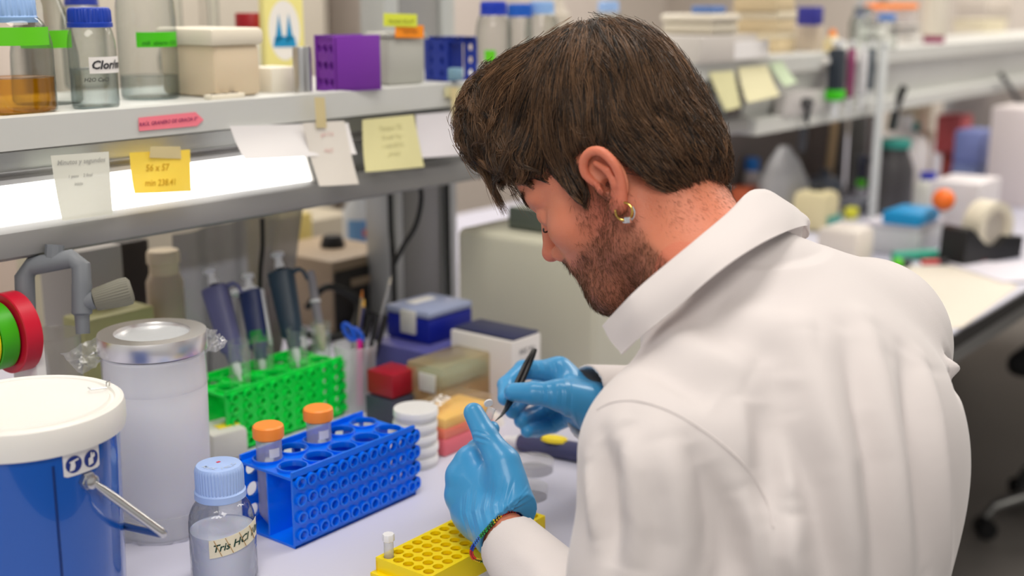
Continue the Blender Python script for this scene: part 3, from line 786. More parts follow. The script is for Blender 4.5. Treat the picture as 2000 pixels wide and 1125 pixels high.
t = rack('bright blue tube rack with two orange capped tubes, its long side full of small holes', Pb, Lb, Wb, Hb, blueR, 4, 12, big=(5, 2))
y1 = Pb.y + (Wb - .006) / 4 * 3; y0 = Pb.y + (Wb - .006) / 4
px = (Lb - .006) / 5
f1 = falcon('orange capped tube standing in the left end of the blue rack', (Pb.x + .003 + px * .5 + .0, y1 + .0, BZ + .003))
falcon('orange capped tube standing in the middle of the blue rack', (Pb.x + .003 + px * 2.5, y1, BZ + .003))
for o in [x for x in COL.objects if x.get('category') == 'tube' and 'blue rack' in x.get('label', '')]:
    B().sheet([[(.0146 * math.cos(a), .0146 * math.sin(a), z) for z in (.086, .091, .096)] for a in [toward(o.location) + .0 + k * .12 for k in range(8)]], .0003).obj('write_on_patch', mat('sticker_white'), o)
# ---- green rack
greenR = mat('rack_green', (0, 222, 74), .28, sss=.1, coat=.2)
Pg = onz(440, 765, BZ + .088); Pg.z = BZ
Lg = .208; Wg = .084; Hg = .088
t = rack('bright green tube rack holding pipettes, behind the blue rack', Pg, Lg, Wg, Hg, greenR, 5, 9, big=(5, 2))
# ---- pipettes in short clear tubes
clt = clear('tube_clear', tint=(252, 254, 252), edge=(226, 234, 228), body=.14, bodyc=(240, 250, 244), rough=.08)
def stub(label, P):
    b = B(); b.cap1 = False; return solo('holder_tube', b.lathe([(.0001, .0), (.0125, .001), (.0140, .02), (.0140, .060), (.0150, .061), (.0150, .064)], 32), clt, label, 'tube', P)
pipw = mat('pipette_white', (228, 230, 234), .35)
def pipette(label, foot, top, bodyc, style=0):
    """axis from foot (nozzle) to top (button)"""
    foot = Vector(foot); top = Vector(top); ax = top - foot; L = ax.length
    side = ax.cross(FW).normalized()          # towards the right in the picture
    z = ax.normalized(); x = side; y = z.cross(x)
    M = Matrix((x, y, z)).transposed().to_4x4()
    T = thing('pipette', label, 'pipette', foot); 
    m = mat('pip_%d_%d_%d' % bodyc, bodyc, .42)
    s = L / .235
    def S_(v): return [(r * s, zz * s) for r, zz in v]
    B().lathe(S_([(.0001, 0), (.003, 0), (.0035, .010), (.0075, .018), (.009, .045), (.0001, .045)]), 28, M=M).obj('nozzle', pipw, T)
    # handle: rounded slab tapering to the nozzle
    g = []
    secs = [(.038, .013, .011), (.058, .0145, .013), (.066, .0215, .016), (.10, .023, .017), (.15, .025, .018), (.185, .0265, .018), (.194, .0265, .018), (.198, .022, .015)]
    vs = []; fs = []; n = 20
    for zz, a, c in secs:
        for k in range(n):
            th_ = 2 * PI * k / n; ca, sa = math.cos(th_), math.sin(th_)
            r = (abs(ca) ** 3.2 + abs(sa) ** 3.2) ** (-1 / 3.2)
            vs.append((a * r * ca * s, c * r * sa * s, zz * s))
    for i in range(len(secs) - 1):
        for k in range(n): fs.append((i * n + k, i * n + (k + 1) % n, (i + 1) * n + (k + 1) % n, (i + 1) * n + k))
    fs.append(tuple(range(n))[::-1]); fs.append(tuple((len(secs) - 1) * n + k for k in range(n)))
    B().add(vs, fs, M).obj('handle', m, T)
    if style == 0:
        B().tube([M @ Vector(p) * 1.0 for p in ((-.020 * s, 0, .190 * s), (-.038 * s, 0, .193 * s), (-.045 * s, 0, .186 * s), (-.050 * s, 0, .168 * s))], [.006 * s, .0045 * s, .004 * s, .0035 * s], 12).obj('finger_hook', m, T)
        B().box((.012 * s, -.0135 * s, .184 * s), (.018 * s, .012 * s, .024 * s), .002, M=M).obj('white_button', pipw, T)
    else:
        B().box((.012 * s, 0, .198 * s), (.062 * s, .030 * s, .014 * s), .005, M=M).obj('white_saddle', pipw, T)
        B().box((-.0265 * s, 0, .13 * s), (.005 * s, .020 * s, .13 * s), .002, M=M).obj('ejector_bar', pipw, T)
    B().lathe(S_([(.0001, .235), (.0125, .235), (.0135, .232), (.0130, .228), (.0075, .226), (.0070, .215), (.0095, .213), (.0095, .203), (.0001, .203)]), 28, M=M).obj('push_button', pipw, T)
    B().lathe(S_([(.0001, .204), (.006, .204), (.006, .196), (.0001, .196)]), 20, M=M).obj('plunger', black, T)
    return T, M, s
def pipdeco(T, M, s, zz, w, h, c, x=.0, nm='label_patch', y=-.0182):
    B().box((x * s, y * s, zz * s), (w * s, .0012 * s, h * s), .0003, M=M).obj(nm, c, T)
gy = Pg.y + Wg * .25
p1 = onz(468, 742, BZ + .02); 
def pfoot(u, v, y): return ony(u, v, y)
F1 = pfoot(470, 745, gy + .012); T1 = at(409, 526, dep(F1) + .03)
T_, M_, s_ = pipette('slate purple pipette with white button leaning left in the green rack', F1, T1, (86, 88, 130))
pipdeco(T_, M_, s_, .118, .013, .026, mat('pip_label', (214, 216, 208), .5), x=.002)
text_on(T_, '100', .008 * s_, lambda x, y: M_ @ Vector((.002 * s_ + y, -.0192 * s_, .118 * s_ + x)), ink)
F2 = pfoot(516, 735, gy + .035); T2 = at(484, 536, dep(F2) + .03)
T_, M_, s_ = pipette('navy pipette with white saddle and green tape band in the green rack', F2, T2, (26, 44, 96), 1)
g = []
for i in range(25):
    a = 2 * PI * i / 24; g.append([M_ @ Vector(((.0242) * s_ * math.cos(a) , .0182 * s_ * math.sin(a), zz * s_)) for zz in (.074, .088, .102)])
B().sheet(g, .0006).obj('green_tape', mat('green_tape_dark', (22, 140, 62), .5), T_)
pipdeco(T_, M_, s_, .135, .003, .02, pipw, x=.004)
F3 = pfoot(583, 717, gy + .012); T3 = at(541, 494, dep(F3) + .03)
T_, M_, s_ = pipette('dark teal pipette with small red label in the green rack', F3, T3, (34, 56, 74))
pipdeco(T_, M_, s_, .085, .009, .016, mat('red_label', (214, 58, 66), .5), x=-.008)
B().box((-.02 * s_, 0, .193 * s_), (.014 * s_, .008 * s_, .006 * s_), .002, M=M_).obj('tan_tab', mat('tan', (206, 178, 140), .5), T_)
for F_, lb in ((F1, 'short clear tube holding the slate purple pipette'), (F2, 'short clear tube holding the navy pipette'), (F3, 'short clear tube holding the dark teal pipette'), (pfoot(628, 703, gy + .03), 'short clear tube holding the slim grey pipette')):
    stub(lb, (F_.x, F_.y, F_.z - .012 + .004))
F4 = pfoot(632, 700, gy + .03); F4.z += .01; T4 = at(606, 528, dep(F4) + .02)
ax = (T4 - F4); Mq = Matrix.Translation((0, 0, 0)) @ ax.to_track_quat('Z', 'Y').to_matrix().to_4x4(); L4 = ax.length
t = thing('slim_pipette', 'slim grey pen-like pipette at the right end of the green rack', 'pipette', F4)
B().lathe([(.0001, 0), (.004, .003), (.0068, .02), (.0068, L4 * .33), (.0001, L4 * .33)], 24, M=Mq).obj('grip', mat('bone', (190, 180, 158), .5), t)
B().lathe([(.0001, L4 * .33), (.0065, L4 * .33), (.0062, L4 * .92), (.005, L4 * .99), (.0001, L4)], 24, M=Mq).obj('barrel', mat('greyviolet', (136, 134, 142), .4), t)
B().lathe([(.0074, L4 * .60), (.0078, L4 * .61), (.0078, L4 * .625), (.0074, L4 * .635)], 24, M=Mq).obj('ring', pipw, t)

# ---- small device with yellow label by the green rack
P = onz(438, 900, BZ)
t = thing('small_device', 'small pale grey desk device with yellow label between the container and green rack', 'device', (P.x + .012, P.y + .022, BZ), rz=R_(-10))
B().box((0, 0, .020), (.052, .060, .040), .006).obj('body', mat('dev_grey', (206, 206, 198), .45), t)
B().box((.008, -.006, .0405), (.030, .016, .0012), .0004).obj('yellow_label', mat('yellow_label', (240, 216, 50), .5), t)

# ---- pen cup
P = onz(712, 803, BZ); Pc = Vector((P.x, P.y + .015, BZ))
t = thing('pen_cup', 'translucent grey plastic cup full of pens beside the green rack', 'cup', Pc)
cupm = clear('cup_plastic', body=.62, bodyc=(240, 238, 242), rough=.2)
hc = 133 * dep(Pc) / FPX; rc = 41 * dep(Pc) / FPX
b = B(); b.cap1 = False; b.lathe([(.0001, .002), (rc * .80, 0), (rc * .82, .004), (rc * .98, hc - .012), (rc * 1.02, hc - .010), (rc * 1.02, hc), (rc * .98, hc)], 40).obj('cup', cupm, t)
def stick(name, label, cat, u0, v0, u1, v1, dz, r, m, tipm=None, group=None):
    A = Vector((Pc.x + dz[0], Pc.y + dz[1], BZ + .008)); Bt = at(u1, v1, dep(Pc) + dz[2])
    o = B().tube([A, Bt], r, 10)
    T = o.obj(name, m) if not tipm else thing(name, label, cat)
    if tipm:
        o.obj('barrel', m, T); dirv = (Bt - A).normalized()
        B().tube([Bt, Bt + dirv * .012], [r * 1.05, r * .35], 10).obj('tip', tipm, T)
    return tag(T, label, cat, group)
bk_ = mat('pen_black', (28, 27, 30), .4)
stick('pen', 'black pen in the cup, leftmost of the three blacks', 'pen', 0, 0, 722, 616, (-.003, .004, .02), .0045, bk_)
stick('pen', 'black pen in the middle of the pen cup', 'pen', 0, 0, 737, 612, (.006, -.004, .0), .0045, bk_)
stick('pen', 'black pen at the right rim of the cup', 'pen', 0, 0, 754, 616, (.014, .004, .0), .0045, bk_)
stick('paintbrush', 'thin brush with metal ferrule and clear bristles rising from the cup', 'brush', 0, 0, 760, 555, (.012, .008, .02), .0022, stl, mat('bristle', (190, 184, 172), .6))
stick('pencil', 'pencil with yellow tip in the cup', 'pencil', 0, 0, 709, 600, (-.008, .008, .03), .003, mat('pencil_navy', (50, 50, 90), .5), mat('yellow_tip', (226, 176, 80), .5))
stick('pencil', 'thin pencil with orange tip in the cup', 'pencil', 0, 0, 706, 582, (.0, .012, .03), .0022, mat('pencil_tan', (150, 134, 110), .5), mat('orange_tip', (196, 120, 50), .5))
stick('marker', 'magenta marker low in the cup', 'marker', 0, 0, 702, 664, (-.002, -.008, .0), .0045, mat('magenta', (214, 20, 140), .4))
t = thing('scissors', 'blue handled scissors standing in the pen cup', 'scissors', (0, 0, 0))
A = Vector((Pc.x - .008, Pc.y - .002, BZ + .01)); h0 = at(692, 668, dep(Pc)); h1 = at(672, 630, dep(Pc)); h2 = at(692, 648, dep(Pc))
B().tube([A, h0], [.002, .006], 8).obj('blades', stl, t)
b = B(); bl = mat('scissor_blue', (16, 86, 206), .35)
c0 = (h0 + h1) / 2; ux = (h1 - h0).normalized(); uy = RT
b.tube([c0 + ux * .014 * math.cos(k * PI / 10) + uy * .006 * math.sin(k * PI / 10) for k in range(20)], .0035, 8, closed=True); b.obj('handle_loop', bl, t)
b = B(); c0 = c0 + RT * .011 - Vector((0, 0, .004)); b.tube([c0 + ux * .011 * math.cos(k * PI / 10) + uy * .006 * math.sin(k * PI / 10) for k in range(20)], .0033, 8, closed=True); b.obj('handle_loop', bl, t)

# ---- tape rolls on a spindle at the left edge
Pt = at(24, 648, 1.33)
axd = (RT * .6 + HD * .8).normalized()
Mt = axd.to_track_quat('Z', 'Y').to_matrix().to_4x4()
hold = thing('tape_dispenser', 'tape roll holder with white side stand at the left edge', 'dispenser', Pt)
B().tube([axd * -.075, axd * .012], .010, 16).obj('spindle', white, hold)
B().box((0, 0, -(Pt.z - BZ) / 2 - .0), (.012, .05, (Pt.z - BZ)), .002, M=Matrix.Translation(axd * .016)).obj('stand', white, hold)
for k, (R1, off, c, lb) in enumerate(((.044, .010, (196, 20, 48), 'red tape roll, rightmost and largest on the holder'), (.0365, -.0125, (60, 164, 10), 'green tape roll beside the red one'), (.0355, -.0335, (240, 214, 10), 'yellow tape roll at the picture edge beside the green one'))):
    b = B(); w = .020
    Mk = Mt @ Matrix.Translation((0, 0, off - w + (k == 0) * .0))
    b.cap0 = b.cap1 = False
    R2 = R1
    b.lathe([(.014, 0), (R2 * .97, 0), (R2, .001), (R2, w - .001), (R2 * .97, w), (.014, w), (.014, 0)], 64, M=Mk)
    solo('tape_roll', b, mat('tape_%d' % k, c, .35), lb, 'tape', Pt + axd * (.003, -.006, -.012)[k] * 0)
# ---- grey clamp hanging from the lamp rail
cg = mat('clamp_grey', (112, 116, 122), .5)
t = thing('bracket', 'grey plastic bracket with round knob under the lamp rail', 'bracket', (0, 0, 0))
dC = 1.34
c_ = lambda u, v, d=0: at(u, v, dC + d)
B().tube([c_(52, 650), c_(48, 540), c_(62, 520), c_(140, 505), c_(158, 520), c_(160, 560)], .0105, 14).obj('frame', cg, t)
B().tube([c_(160, 555), c_(160, 612), c_(160, 616), c_(162, 652)], [.011, .011, .008, .0075], 16).obj('stem', cg, t)
B().tube([c_(105, 510), c_(107, 478, .0)], .010, 10).obj('mount', cg, t)
B().tube([c_(168, 590), c_(186, 585)], .010, 16).obj('knob_shaft', cg, t)
kb = B(); A = c_(184, 586); Bv = c_(258, 566, .01); dv = (Bv - A)
Mk = Matrix.Translation(A) @ dv.to_track_quat('Z', 'Y').to_matrix().to_4x4(); Lk = dv.length
kb.lathe([(.0001, 0), (.0115, 0), (.0125, .002), (.0155, Lk * .75), (.0150, Lk * .93), (.011, Lk), (.0001, Lk)], 120, M=Mk, mod=lambda a, j: 1 + .02 * math.cos(a * 30) if 2 <= j <= 4 else 1)
kb.obj('ribbed_knob', mat('knob_olive', (116, 114, 102), .55), t)
# dispenser hung behind: white column, cups
P = onz(115, 655, BZ + .05)
solo('plastic_column', B().box((0, 0, .09), (.045, .045, .18), .004), mat('col_cream', (200, 192, 166), .5), 'cream rectangular plastic column behind the grey bracket', 'box', (P.x + .04, P.y + .12, BZ))
P = onz(100, 860, BZ); Pq = at(100, 650, 1.44)
b = B(); b.cap1 = False
solo('beaker', b.lathe([(.0001, 0), (.028, .0), (.033, Pq.z - BZ - .004), (.035, Pq.z - BZ)], 40), clear('beaker_plastic', body=.55, bodyc=(206, 200, 190), rough=.2), 'translucent plastic beaker behind the red tape roll', 'beaker', (Pq.x, Pq.y, BZ))
# bag wrapped box
def pbox(name, label, cat, u0, u1, vt, vb, Y, c, depth=.05, rough=.5, m=None, rz=0, bev=.004, part=None, zb=None, lid=None, group=None):
    """box facing -Y whose face spans the given pixels on the plane y = Y"""
    a = ony(u0, vb, Y); b_ = ony(u1, vb, Y); top = ony((u0 + u1) / 2, vt, Y)
    z0 = zb if zb is not None else ony((u0 + u1) / 2, vb, Y).z
    w = b_.x - a.x; h = top.z - z0
    mm = m or mat('c_%d_%d_%d' % c, c, rough)
    if lid:
        T = thing(name, label, cat, ((a.x + b_.x) / 2, Y + depth / 2, z0), rz=rz, group=group)
        B().box((0, 0, h * .4), (w, depth, h * .8), bev).obj('body', mm, T)
        B().box((0, 0, h * .9), (w * 1.03, depth * 1.03, h * .2), bev * .6).obj('lid', mat('c_%d_%d_%d' % lid, lid, rough), T)
        return T
    return solo(name, B().box((0, 0, h / 2), (w, depth, h), bev), mm, label, cat, ((a.x + b_.x) / 2, Y + depth / 2, z0), rot=(0, 0, rz), group=group)
t = pbox('wrapped_box', 'pale box stack wrapped in glossy clear film behind the grey bracket', 'box', 165, 252, 482, 660, 1.46, (184, 178, 172), .10, zb=BZ)
pbox('cardboard_box', 'olive yellow box low behind the metal ring lid', 'box', 170, 310, 610, 720, 1.40, (190, 186, 130), .05, zb=BZ)
P = ony(325, 600, 1.44)
t = thing('reagent_bottle', 'translucent beige bottle with thick cream cap behind the metal ring lid', 'bottle', (P.x, P.y, BZ))
zz = P.z
hB = ony(325, 487, 1.44).z - BZ
B().lathe([(.0001, 0), (.024, 0), (.026, .006), (.026, hB - .045), (.021, hB - .034), (.0001, hB - .034)], 40).obj('body', mat('bottle_beige', (196, 178, 158), .4, sss=.1), t)
B().lathe([(.0001, hB), (.021, hB), (.023, hB - .004), (.023, hB - .018), (.0205, hB - .02), (.0205, hB - .036), (.0001, hB - .036)], 48).obj('cap', mat('cap_cream', (226, 208, 180), .45), t)
# draped clear plastic cover
g = []
A0 = ony(352, 650, 1.47); A1 = ony(600, 650, 1.47)
ztop0 = ony(352, 460, 1.47).z; ztop1 = ony(600, 400, 1.47).z
for i in range(26):
    s1 = i / 25; x = A0.x + (A1.x - A0.x) * s1; row = []
    for j in range(12):
        s2 = j / 11; xx = x - .06 * s2 * s1 * 0 + (-.07 * (1 - s2)) * s1
        row.append((xx, 1.47 + .010 * math.sin(i * .9 + s2 * 2) * (1 - s2 * .5), BZ + .002 + (ztop0 + (ztop1 - ztop0) * s1 - BZ) * s2))
    g.append(row)
solo('plastic_cover', B().sheet(g), clear('cover_plastic', body=.62, bodyc=(142, 138, 138), rough=.2, bump=.5, bscale=18), 'wrinkled greyish translucent plastic cover hanging behind the pipettes', 'cover')
pbox('dark_filler_box', 'dark brown box filling a dark patch behind the cream capped bottle', 'case', 228, 300, 470, 600, 1.62, (52, 46, 42), .10, zb=BZ)  # dark box added to stand in for the dark patch here
# power supply and knob, tin, wipes bottle
P = ony(648, 512, 1.56)
x0 = ony(560, 640, 1.66).x
t = thing('power_supply', 'old beige and black power supply box behind the dark pipette', 'device', (P.x, 1.56, BZ))
hp_ = P.z - BZ
tan = mat('tan_metal', (160, 140, 116), .5)
B().box((.085, .10, hp_ / 2), (.17, .20, hp_), .003).obj('body', tan, t)
B().box((.085, -.002, hp_ / 2 - .01), (.165, .006, hp_ * .86), .002).obj('front_panel', mat('psu_black', (38, 34, 32), .5), t)
B().box((.095, -.006, hp_ * .66), (.11, .004, .014), .001).obj('slot_trim', tan, t)
P = ony(650, 488, 1.66)
B().lathe([(.0001, .022), (.016, .022), (.019, .018), (.023, .006), (.023, 0), (.0001, 0)], 28).obj('round_knob', black, t).location = (P.x - t.location.x, P.y - t.location.y, hp_)
pbox('cardboard_box', 'large beige carton behind the power supply', 'box', 585, 700, 425, 520, 1.95, (170, 160, 140), .15, zb=BZ)
pbox('cardboard_box', 'yellowish box under the lamp rail left of the beige carton', 'box', 545, 612, 420, 470, 1.80, (196, 176, 100), .10, zb=BZ)
P = ony(708, 560, 1.80)
t = thing('detergent_bottle', 'pale bottle with blue and red label behind the power supply', 'bottle', (P.x, P.y, BZ))
hd = ony(708, 372, 1.8).z - BZ
B().lathe([(.0001, 0), (.034, 0), (.036, .008), (.036, hd * .8), (.02, hd * .93), (.02, hd), (.0001, hd)], 32).obj('body', mat('bottle_pale', (186, 190, 196), .4), t)
cyl_label(t, .0365, hd * .42, hd * .72, toward(P) - .8, toward(P) + 1.0, mat('lab_blue', (96, 140, 190), .5))
cyl_label(t, .0372, hd * .55, hd * .62, toward(P) + .1, toward(P) + 1.0, mat('lab_red', (196, 90, 70), .5))
pbox('pouch', 'crimson packet behind the dark teal pipette', 'packet', 523, 548, 572, 620, 1.50, (150, 24, 56), .02, zb=BZ)
# cables
cab = mat('cable_black', (18, 20, 20), .45)
def cable(label, pts, r=.0045, name='power_cable'):
    P_ = [Vector(p) for p in pts]; out = []
    for i in range(len(P_) - 1):
        p0 = P_[max(i - 1, 0)]; p1 = P_[i]; p2 = P_[i + 1]; p3 = P_[min(i + 2, len(P_) - 1)]
        for k in range(8):
            s1 = k / 8
            out.append(.5 * ((2 * p1) + (-p0 + p2) * s1 + (2 * p0 - 5 * p1 + 4 * p2 - p3) * s1 ** 2 + (-p0 + 3 * p1 - 3 * p2 + p3) * s1 ** 3))
    out.append(P_[-1])
    return solo(name, B().tube(out, r, 10), cab, label, 'cable')
Yc = 1.36
t = cable('black cable curving down from the plug under the yellow note', [ony(800, 330, 1.27), ony(814, 346, 1.27), ony(823, 385, 1.28), ony(812, 440, 1.3), ony(788, 480, 1.33), ony(770, 515, 1.35)], .0042)
B().tube([ony(795, 326, 1.268), ony(812, 342, 1.268)], [.009, .006], 12).obj('plug', cab, t)
cable('straight black cable on the left of the grey post', [ony(762, 375, 1.42), ony(764, 450, 1.42), ony(768, 512, 1.40), (ony(768, 512, 1.40).x, 1.40, BZ)], .0050)
cable('straight black cable running down beside the beige instrument', [ony(872, 352, 1.40), ony(874, 450, 1.40), ony(876, 560, 1.40), (ony(876, 560, 1.4).x, 1.4, BZ + .004)], .0052)
cable('thin black cable hanging behind the pipettes', [ony(512, 425, 1.40), ony(513, 480, 1.40), ony(508, 560, 1.40), (ony(508, 600, 1.4).x, 1.4, BZ + .004)], .0036)
cable('black cables coiled on the bench behind the pen cup', [ony(600, 600, 1.50), ony(640, 560, 1.46), ony(700, 590, 1.46), ony(680, 650, 1.44), ony(620, 660, 1.44), ony(580, 640, 1.46)], .006)
cable('black cable loop lying near the power supply', [onz(590, 690, BZ + .008), onz(640, 660, BZ + .008), onz(700, 640, BZ + .008), onz(730, 620, BZ + .02), onz(700, 600, BZ + .06)], .006)

# ---- big beige instrument
mxx = 1.50
Pl = onx(890, 445, mxx)            # far top corner of the left face
y_far = Pl.y; ztop = Pl.z
inst = thing('laboratory_instrument', 'large beige boxy instrument with a screen panel behind the hands', 'instrument', (mxx, y_far, BZ))
beige = mat('instrument_beige', (206, 204, 184), .5, bump=.03, bscale=300)
y_near = 1.02
hI = ztop - BZ
D_ = y_far - y_near
B().box((.19, -D_ / 2, hI / 2), (.38, D_, hI), .012, seg=4).obj('housing', beige, inst)
Ps = onx(1030, 430, mxx + .02)
B().box((.12, Ps.y - y_far, hI + .018), (.14, .13, .036), .006).obj('screen_bezel', mat('bezel', (186, 188, 176), .5), inst)
B().box((.048, Ps.y - y_far, hI + .020), (.004, .105, .026), .001).obj('screen', mat('screen_grey', (120, 128, 136), .2), inst)
B().box((.0465, Ps.y - y_far, hI + .020), (.003, .115, .034), .003).obj('screen_frame', mat('frame_green', (84, 92, 84), .5), inst)
# ---- boxes in front of it
def cbox(name, label, cat, u, v, w, d, h, z, m, rz=0, bev=.003, lid=None, lh=.01, group=None):
    """near corner (towards camera, -x -y corner) at pixel u,v on height z"""
    P = onz(u, v, z)
    T = thing(name, label, cat, P, rz=rz, group=group)
    B().box((w / 2, d / 2, h / 2), (w, d, h), bev).obj('body', m, T)
    if lid is not None: B().box((w / 2, d / 2, h + lh / 2), (w * 1.02, d * 1.02, lh), bev).obj('lid', lid, T)
    return T
def cornerbox(name, label, cat, u, vt, vb, uL, uR, X, m, **k):
    pass
navyt = mat('navy_top', (48, 52, 86), .4)
# white carton with navy top; near corner at px (1000, 662)
Pn = at(1000, 664, 1.74)
t = thing('carton', 'white carton with dark navy top against the beige instrument', 'box', (Pn.x, Pn.y, BZ))
hW = Pn.z - BZ
wl = onx(880, 645, Pn.x).y - Pn.y; wr_ = ony(1056, 648, Pn.y).x - Pn.x
B().box((wr_ / 2, wl / 2, hW / 2 - .002), (wr_, wl, hW - .004), .0015).obj('body', mat('carton_white', (226, 222, 218), .6), t)
B().box((wr_ / 2 + .002, wl / 2, hW - .002), (wr_ - .008, wl - .004, .004), .001).obj('top_panel', navyt, t)
text_on(t, 'ABC Kit', .011, lambda x, y: (wr_ * .5 + x, -.0012, hW * .80 + y), mat('txt_grey', (110, 110, 116), .6), shear=0)
text_on(t, 'for DNA', .008, lambda x, y: (wr_ * .5 + x, -.0012, hW * .68 + y), mat('txt_grey2', (140, 150, 190), .6), shear=0)
# blue case with translucent lid
Pn = at(838, 626, 1.82)
t = thing('plastic_case', 'dark blue case with frosted lid and pale latch, behind the pen cup', 'case', (Pn.x, Pn.y, Pn.z - .038))
wl = onx(754, 590, Pn.x).y - Pn.y; wr_ = ony(922, 598, Pn.y).x - Pn.x
B().box((wr_ / 2, wl / 2, .019), (wr_, wl, .038), .003).obj('case_body', mat('case_blue', (10, 28, 140), .4), t)
B().box((wr_ / 2, wl / 2, .044), (wr_ * 1.02, wl * 1.02, .012), .004).obj('case_lid', mat('case_lid', (150, 160, 190), .3), t)
B().box((-.003, wl * .45, .030), (.006, .030, .036), .002).obj('latch', mat('latch', (196, 196, 190), .4), t)
B().box((wr_ * .5, wl * .7, .0505), (wr_ * .5, .02, .002), .001).obj('lid_label', white, t)
zc_ = Pn.z - .038
# violet-blue carton under it and red box
t2 = thing('carton', 'violet blue carton under the dark blue case', 'box', (Pn.x - .025, Pn.y - .05, BZ))
B().box((wr_ / 2 + .01, wl / 2 + .02, (zc_ - BZ) / 2), (wr_ + .04, wl + .06, zc_ - BZ - .001), .003).obj('body', mat('violet_blue', (84, 84, 146), .35), t2)
P = at(775, 700, 1.72)
t = thing('reagent_box', 'small red box between the pen cup and brown box', 'box', (P.x, P.y - .01, BZ))
B().box((0, .02, .058), (.05, .05, .034), .002).obj('red_drawer', mat('box_red', (156, 18, 40), .4), t)
B().box((0, .02, .019), (.054, .054, .038), .002).obj('dark_base', mat('box_slate', (66, 68, 84), .5), t)
# translucent brown box
brc = clear('box_clear_brown', tint=(248, 242, 226), edge=(222, 210, 180), body=.48, bodyc=(226, 204, 160), rough=.15)
Pn = at(862, 720, 1.69)
t = thing('tip_box', 'translucent brownish tip box with pale blue rack, behind the pink one', 'box', (Pn.x, Pn.y, BZ))
hW = Pn.z - BZ; wl = onx(792, 690, Pn.x).y - Pn.y; wr_ = ony(975, 690, Pn.y).x - Pn.x
B().box((wr_ / 2, wl / 2, hW / 2), (wr_, wl, hW), .004).obj('clear_body', brc, t)
B().box((wr_ / 2, wl / 2, hW * .72), (wr_ * .86, wl * .86, hW * .2), .003).obj('blue_insert', mat('insert_blue', (140, 188, 206), .4), t)
B().box((wr_ / 2, wl / 2, hW * .3), (wr_ * .9, wl * .9, hW * .5), .003).obj('brown_insert', mat('insert_brown', (176, 134, 66), .5), t)
B().box((-.003, wl * .35, hW * .72), (.004, .03, hW * .30), .001).obj('latch', mat('latch', (196, 196, 190), .4), t)
# pink tip box
Pn = at(868, 806, 1.585)
t = thing('tip_box', 'tip box with pink base and yellow tips under clear lid, beside the left glove', 'box', (Pn.x, Pn.y, BZ))
hW = Pn.z - BZ; wl = onx(798, 775, Pn.x).y - Pn.y; wr_ = ony(966, 765, Pn.y).x - Pn.x
B().box((wr_ / 2, wl / 2, hW * .19), (wr_, wl, hW * .38), .003).obj('pink_base', mat('pink_base', (226, 112, 124), .4), t)
B().box((wr_ / 2, wl / 2, hW * .48), (wr_ * .96, wl * .96, hW * .22), .003).obj('coral_rack', mat('coral', (255, 128, 106), .4, sss=.1), t)
B().box((wr_ / 2, wl / 2, hW * .70), (wr_ * .92, wl * .92, hW * .24), .003).obj('yellow_tips', mat('tips_yellow', (255, 206, 112), .4, sss=.2), t)
B().box((wr_ / 2, wl / 2, hW * .68), (wr_ * 1.0, wl, hW * .66), .006).obj('clear_lid', clear('lid_clear', tint=(253, 252, 250), edge=(238, 232, 222), body=.12, bodyc=(255, 240, 215), rough=.1), t)
text_on(t, 'OKG', .020, lambda x, y: (wr_ * .30 + x * .9, wl * .55 + y * 1.4 + x * .3, hW * 1.012), mat('white_ink', (240, 236, 232), .5), bold=.03)
# petri dishes
pet = clear('petri_plastic', tint=(253, 253, 253), edge=(250, 250, 252), refl=.6, body=.22, bodyc=(255, 255, 255), rough=.06)
def petri(label, P, r, h=.014, group=None, milky=None):
    b = B(); b.lathe([(.0001, 0), (r * .97, 0), (r * .97, h * .8), (r, h * .8), (r, h), (.0001, h)], 56)
    return solo('petri_dish', b, milky or pet, label, 'dish', P, group=group)
P = Vector((1.092, 1.016, BZ))
pw = mat('agar_white', (228, 226, 224), .35, sss=.15)
lbs = ['lowest', 'second from the bottom', 'third from the bottom', 'fourth from the bottom', 'topmost']
for k in range(5):
    t = thing('petri_dish', 'white petri dish in the stack behind the blue rack, ' + lbs[k], 'dish', (P.x + .001 * math.sin(k * 2), P.y, BZ + k * .0152), group='stack of petri dishes')
    B().lathe([(.0001, 0), (.027, 0), (.0275, .009), (.0001, .009)], 48).obj('dish', pw, t)
    B().lathe([(.0001, .0145), (.0280, .0145), (.0288, .013), (.0288, .006), (.028, .006), (.028, .010), (.0001, .010)], 48).obj('lid', mat('petri_lid', (236, 236, 236), .2, coat=.4), t)
P = onz(1052, 922, BZ); petri('small clear petri dish lying open right of the left glove, farther one', (P.x, P.y + .01, BZ), .027)
P = onz(1050, 975, BZ); petri('small clear petri dish lying right of the left glove, nearer one', (P.x, P.y + .012, BZ), .022)
# pipette lying down
A = onz(985, 858, BZ + .010); Bt = onz(1135, 884, BZ + .012)
t = thing('pipette', 'slate purple pipette with yellow label lying on the bench under the right glove', 'pipette', (0, 0, 0))
dv = (Bt - A); B().tube([A, A + dv * .1, A + dv * .16, A + dv * .22], [.004, .006, .008, .009], 16).obj('nozzle', pipw, t)
B().tube([A + dv * .2, A + dv * .25, A + dv * 1.9], [.010, .0125, .0135], 16).obj('handle', mat('pip_72_74_110', (72, 74, 110), .42), t)
mid = A + dv * .66; ctr = mid + Vector((0, 0, .0145))
e1 = dv.normalized(); e2 = Vector((0, 0, 1)).cross(e1)
B().add([ctr + e1 * .018 * math.cos(k * PI / 5) + e2 * .010 * math.sin(k * PI / 5) for k in range(10)] + [ctr - Vector((0, 0, .004)) + e1 * .02 * math.cos(k * PI / 5) + e2 * .0125 * math.sin(k * PI / 5) for k in range(10)], [tuple(range(10))] + [(k, (k + 1) % 10, 10 + (k + 1) % 10, 10 + k) for k in range(10)]).obj('yellow_label', mat('yellow_label', (240, 216, 50), .5), t)
P = onz(985, 840, BZ)
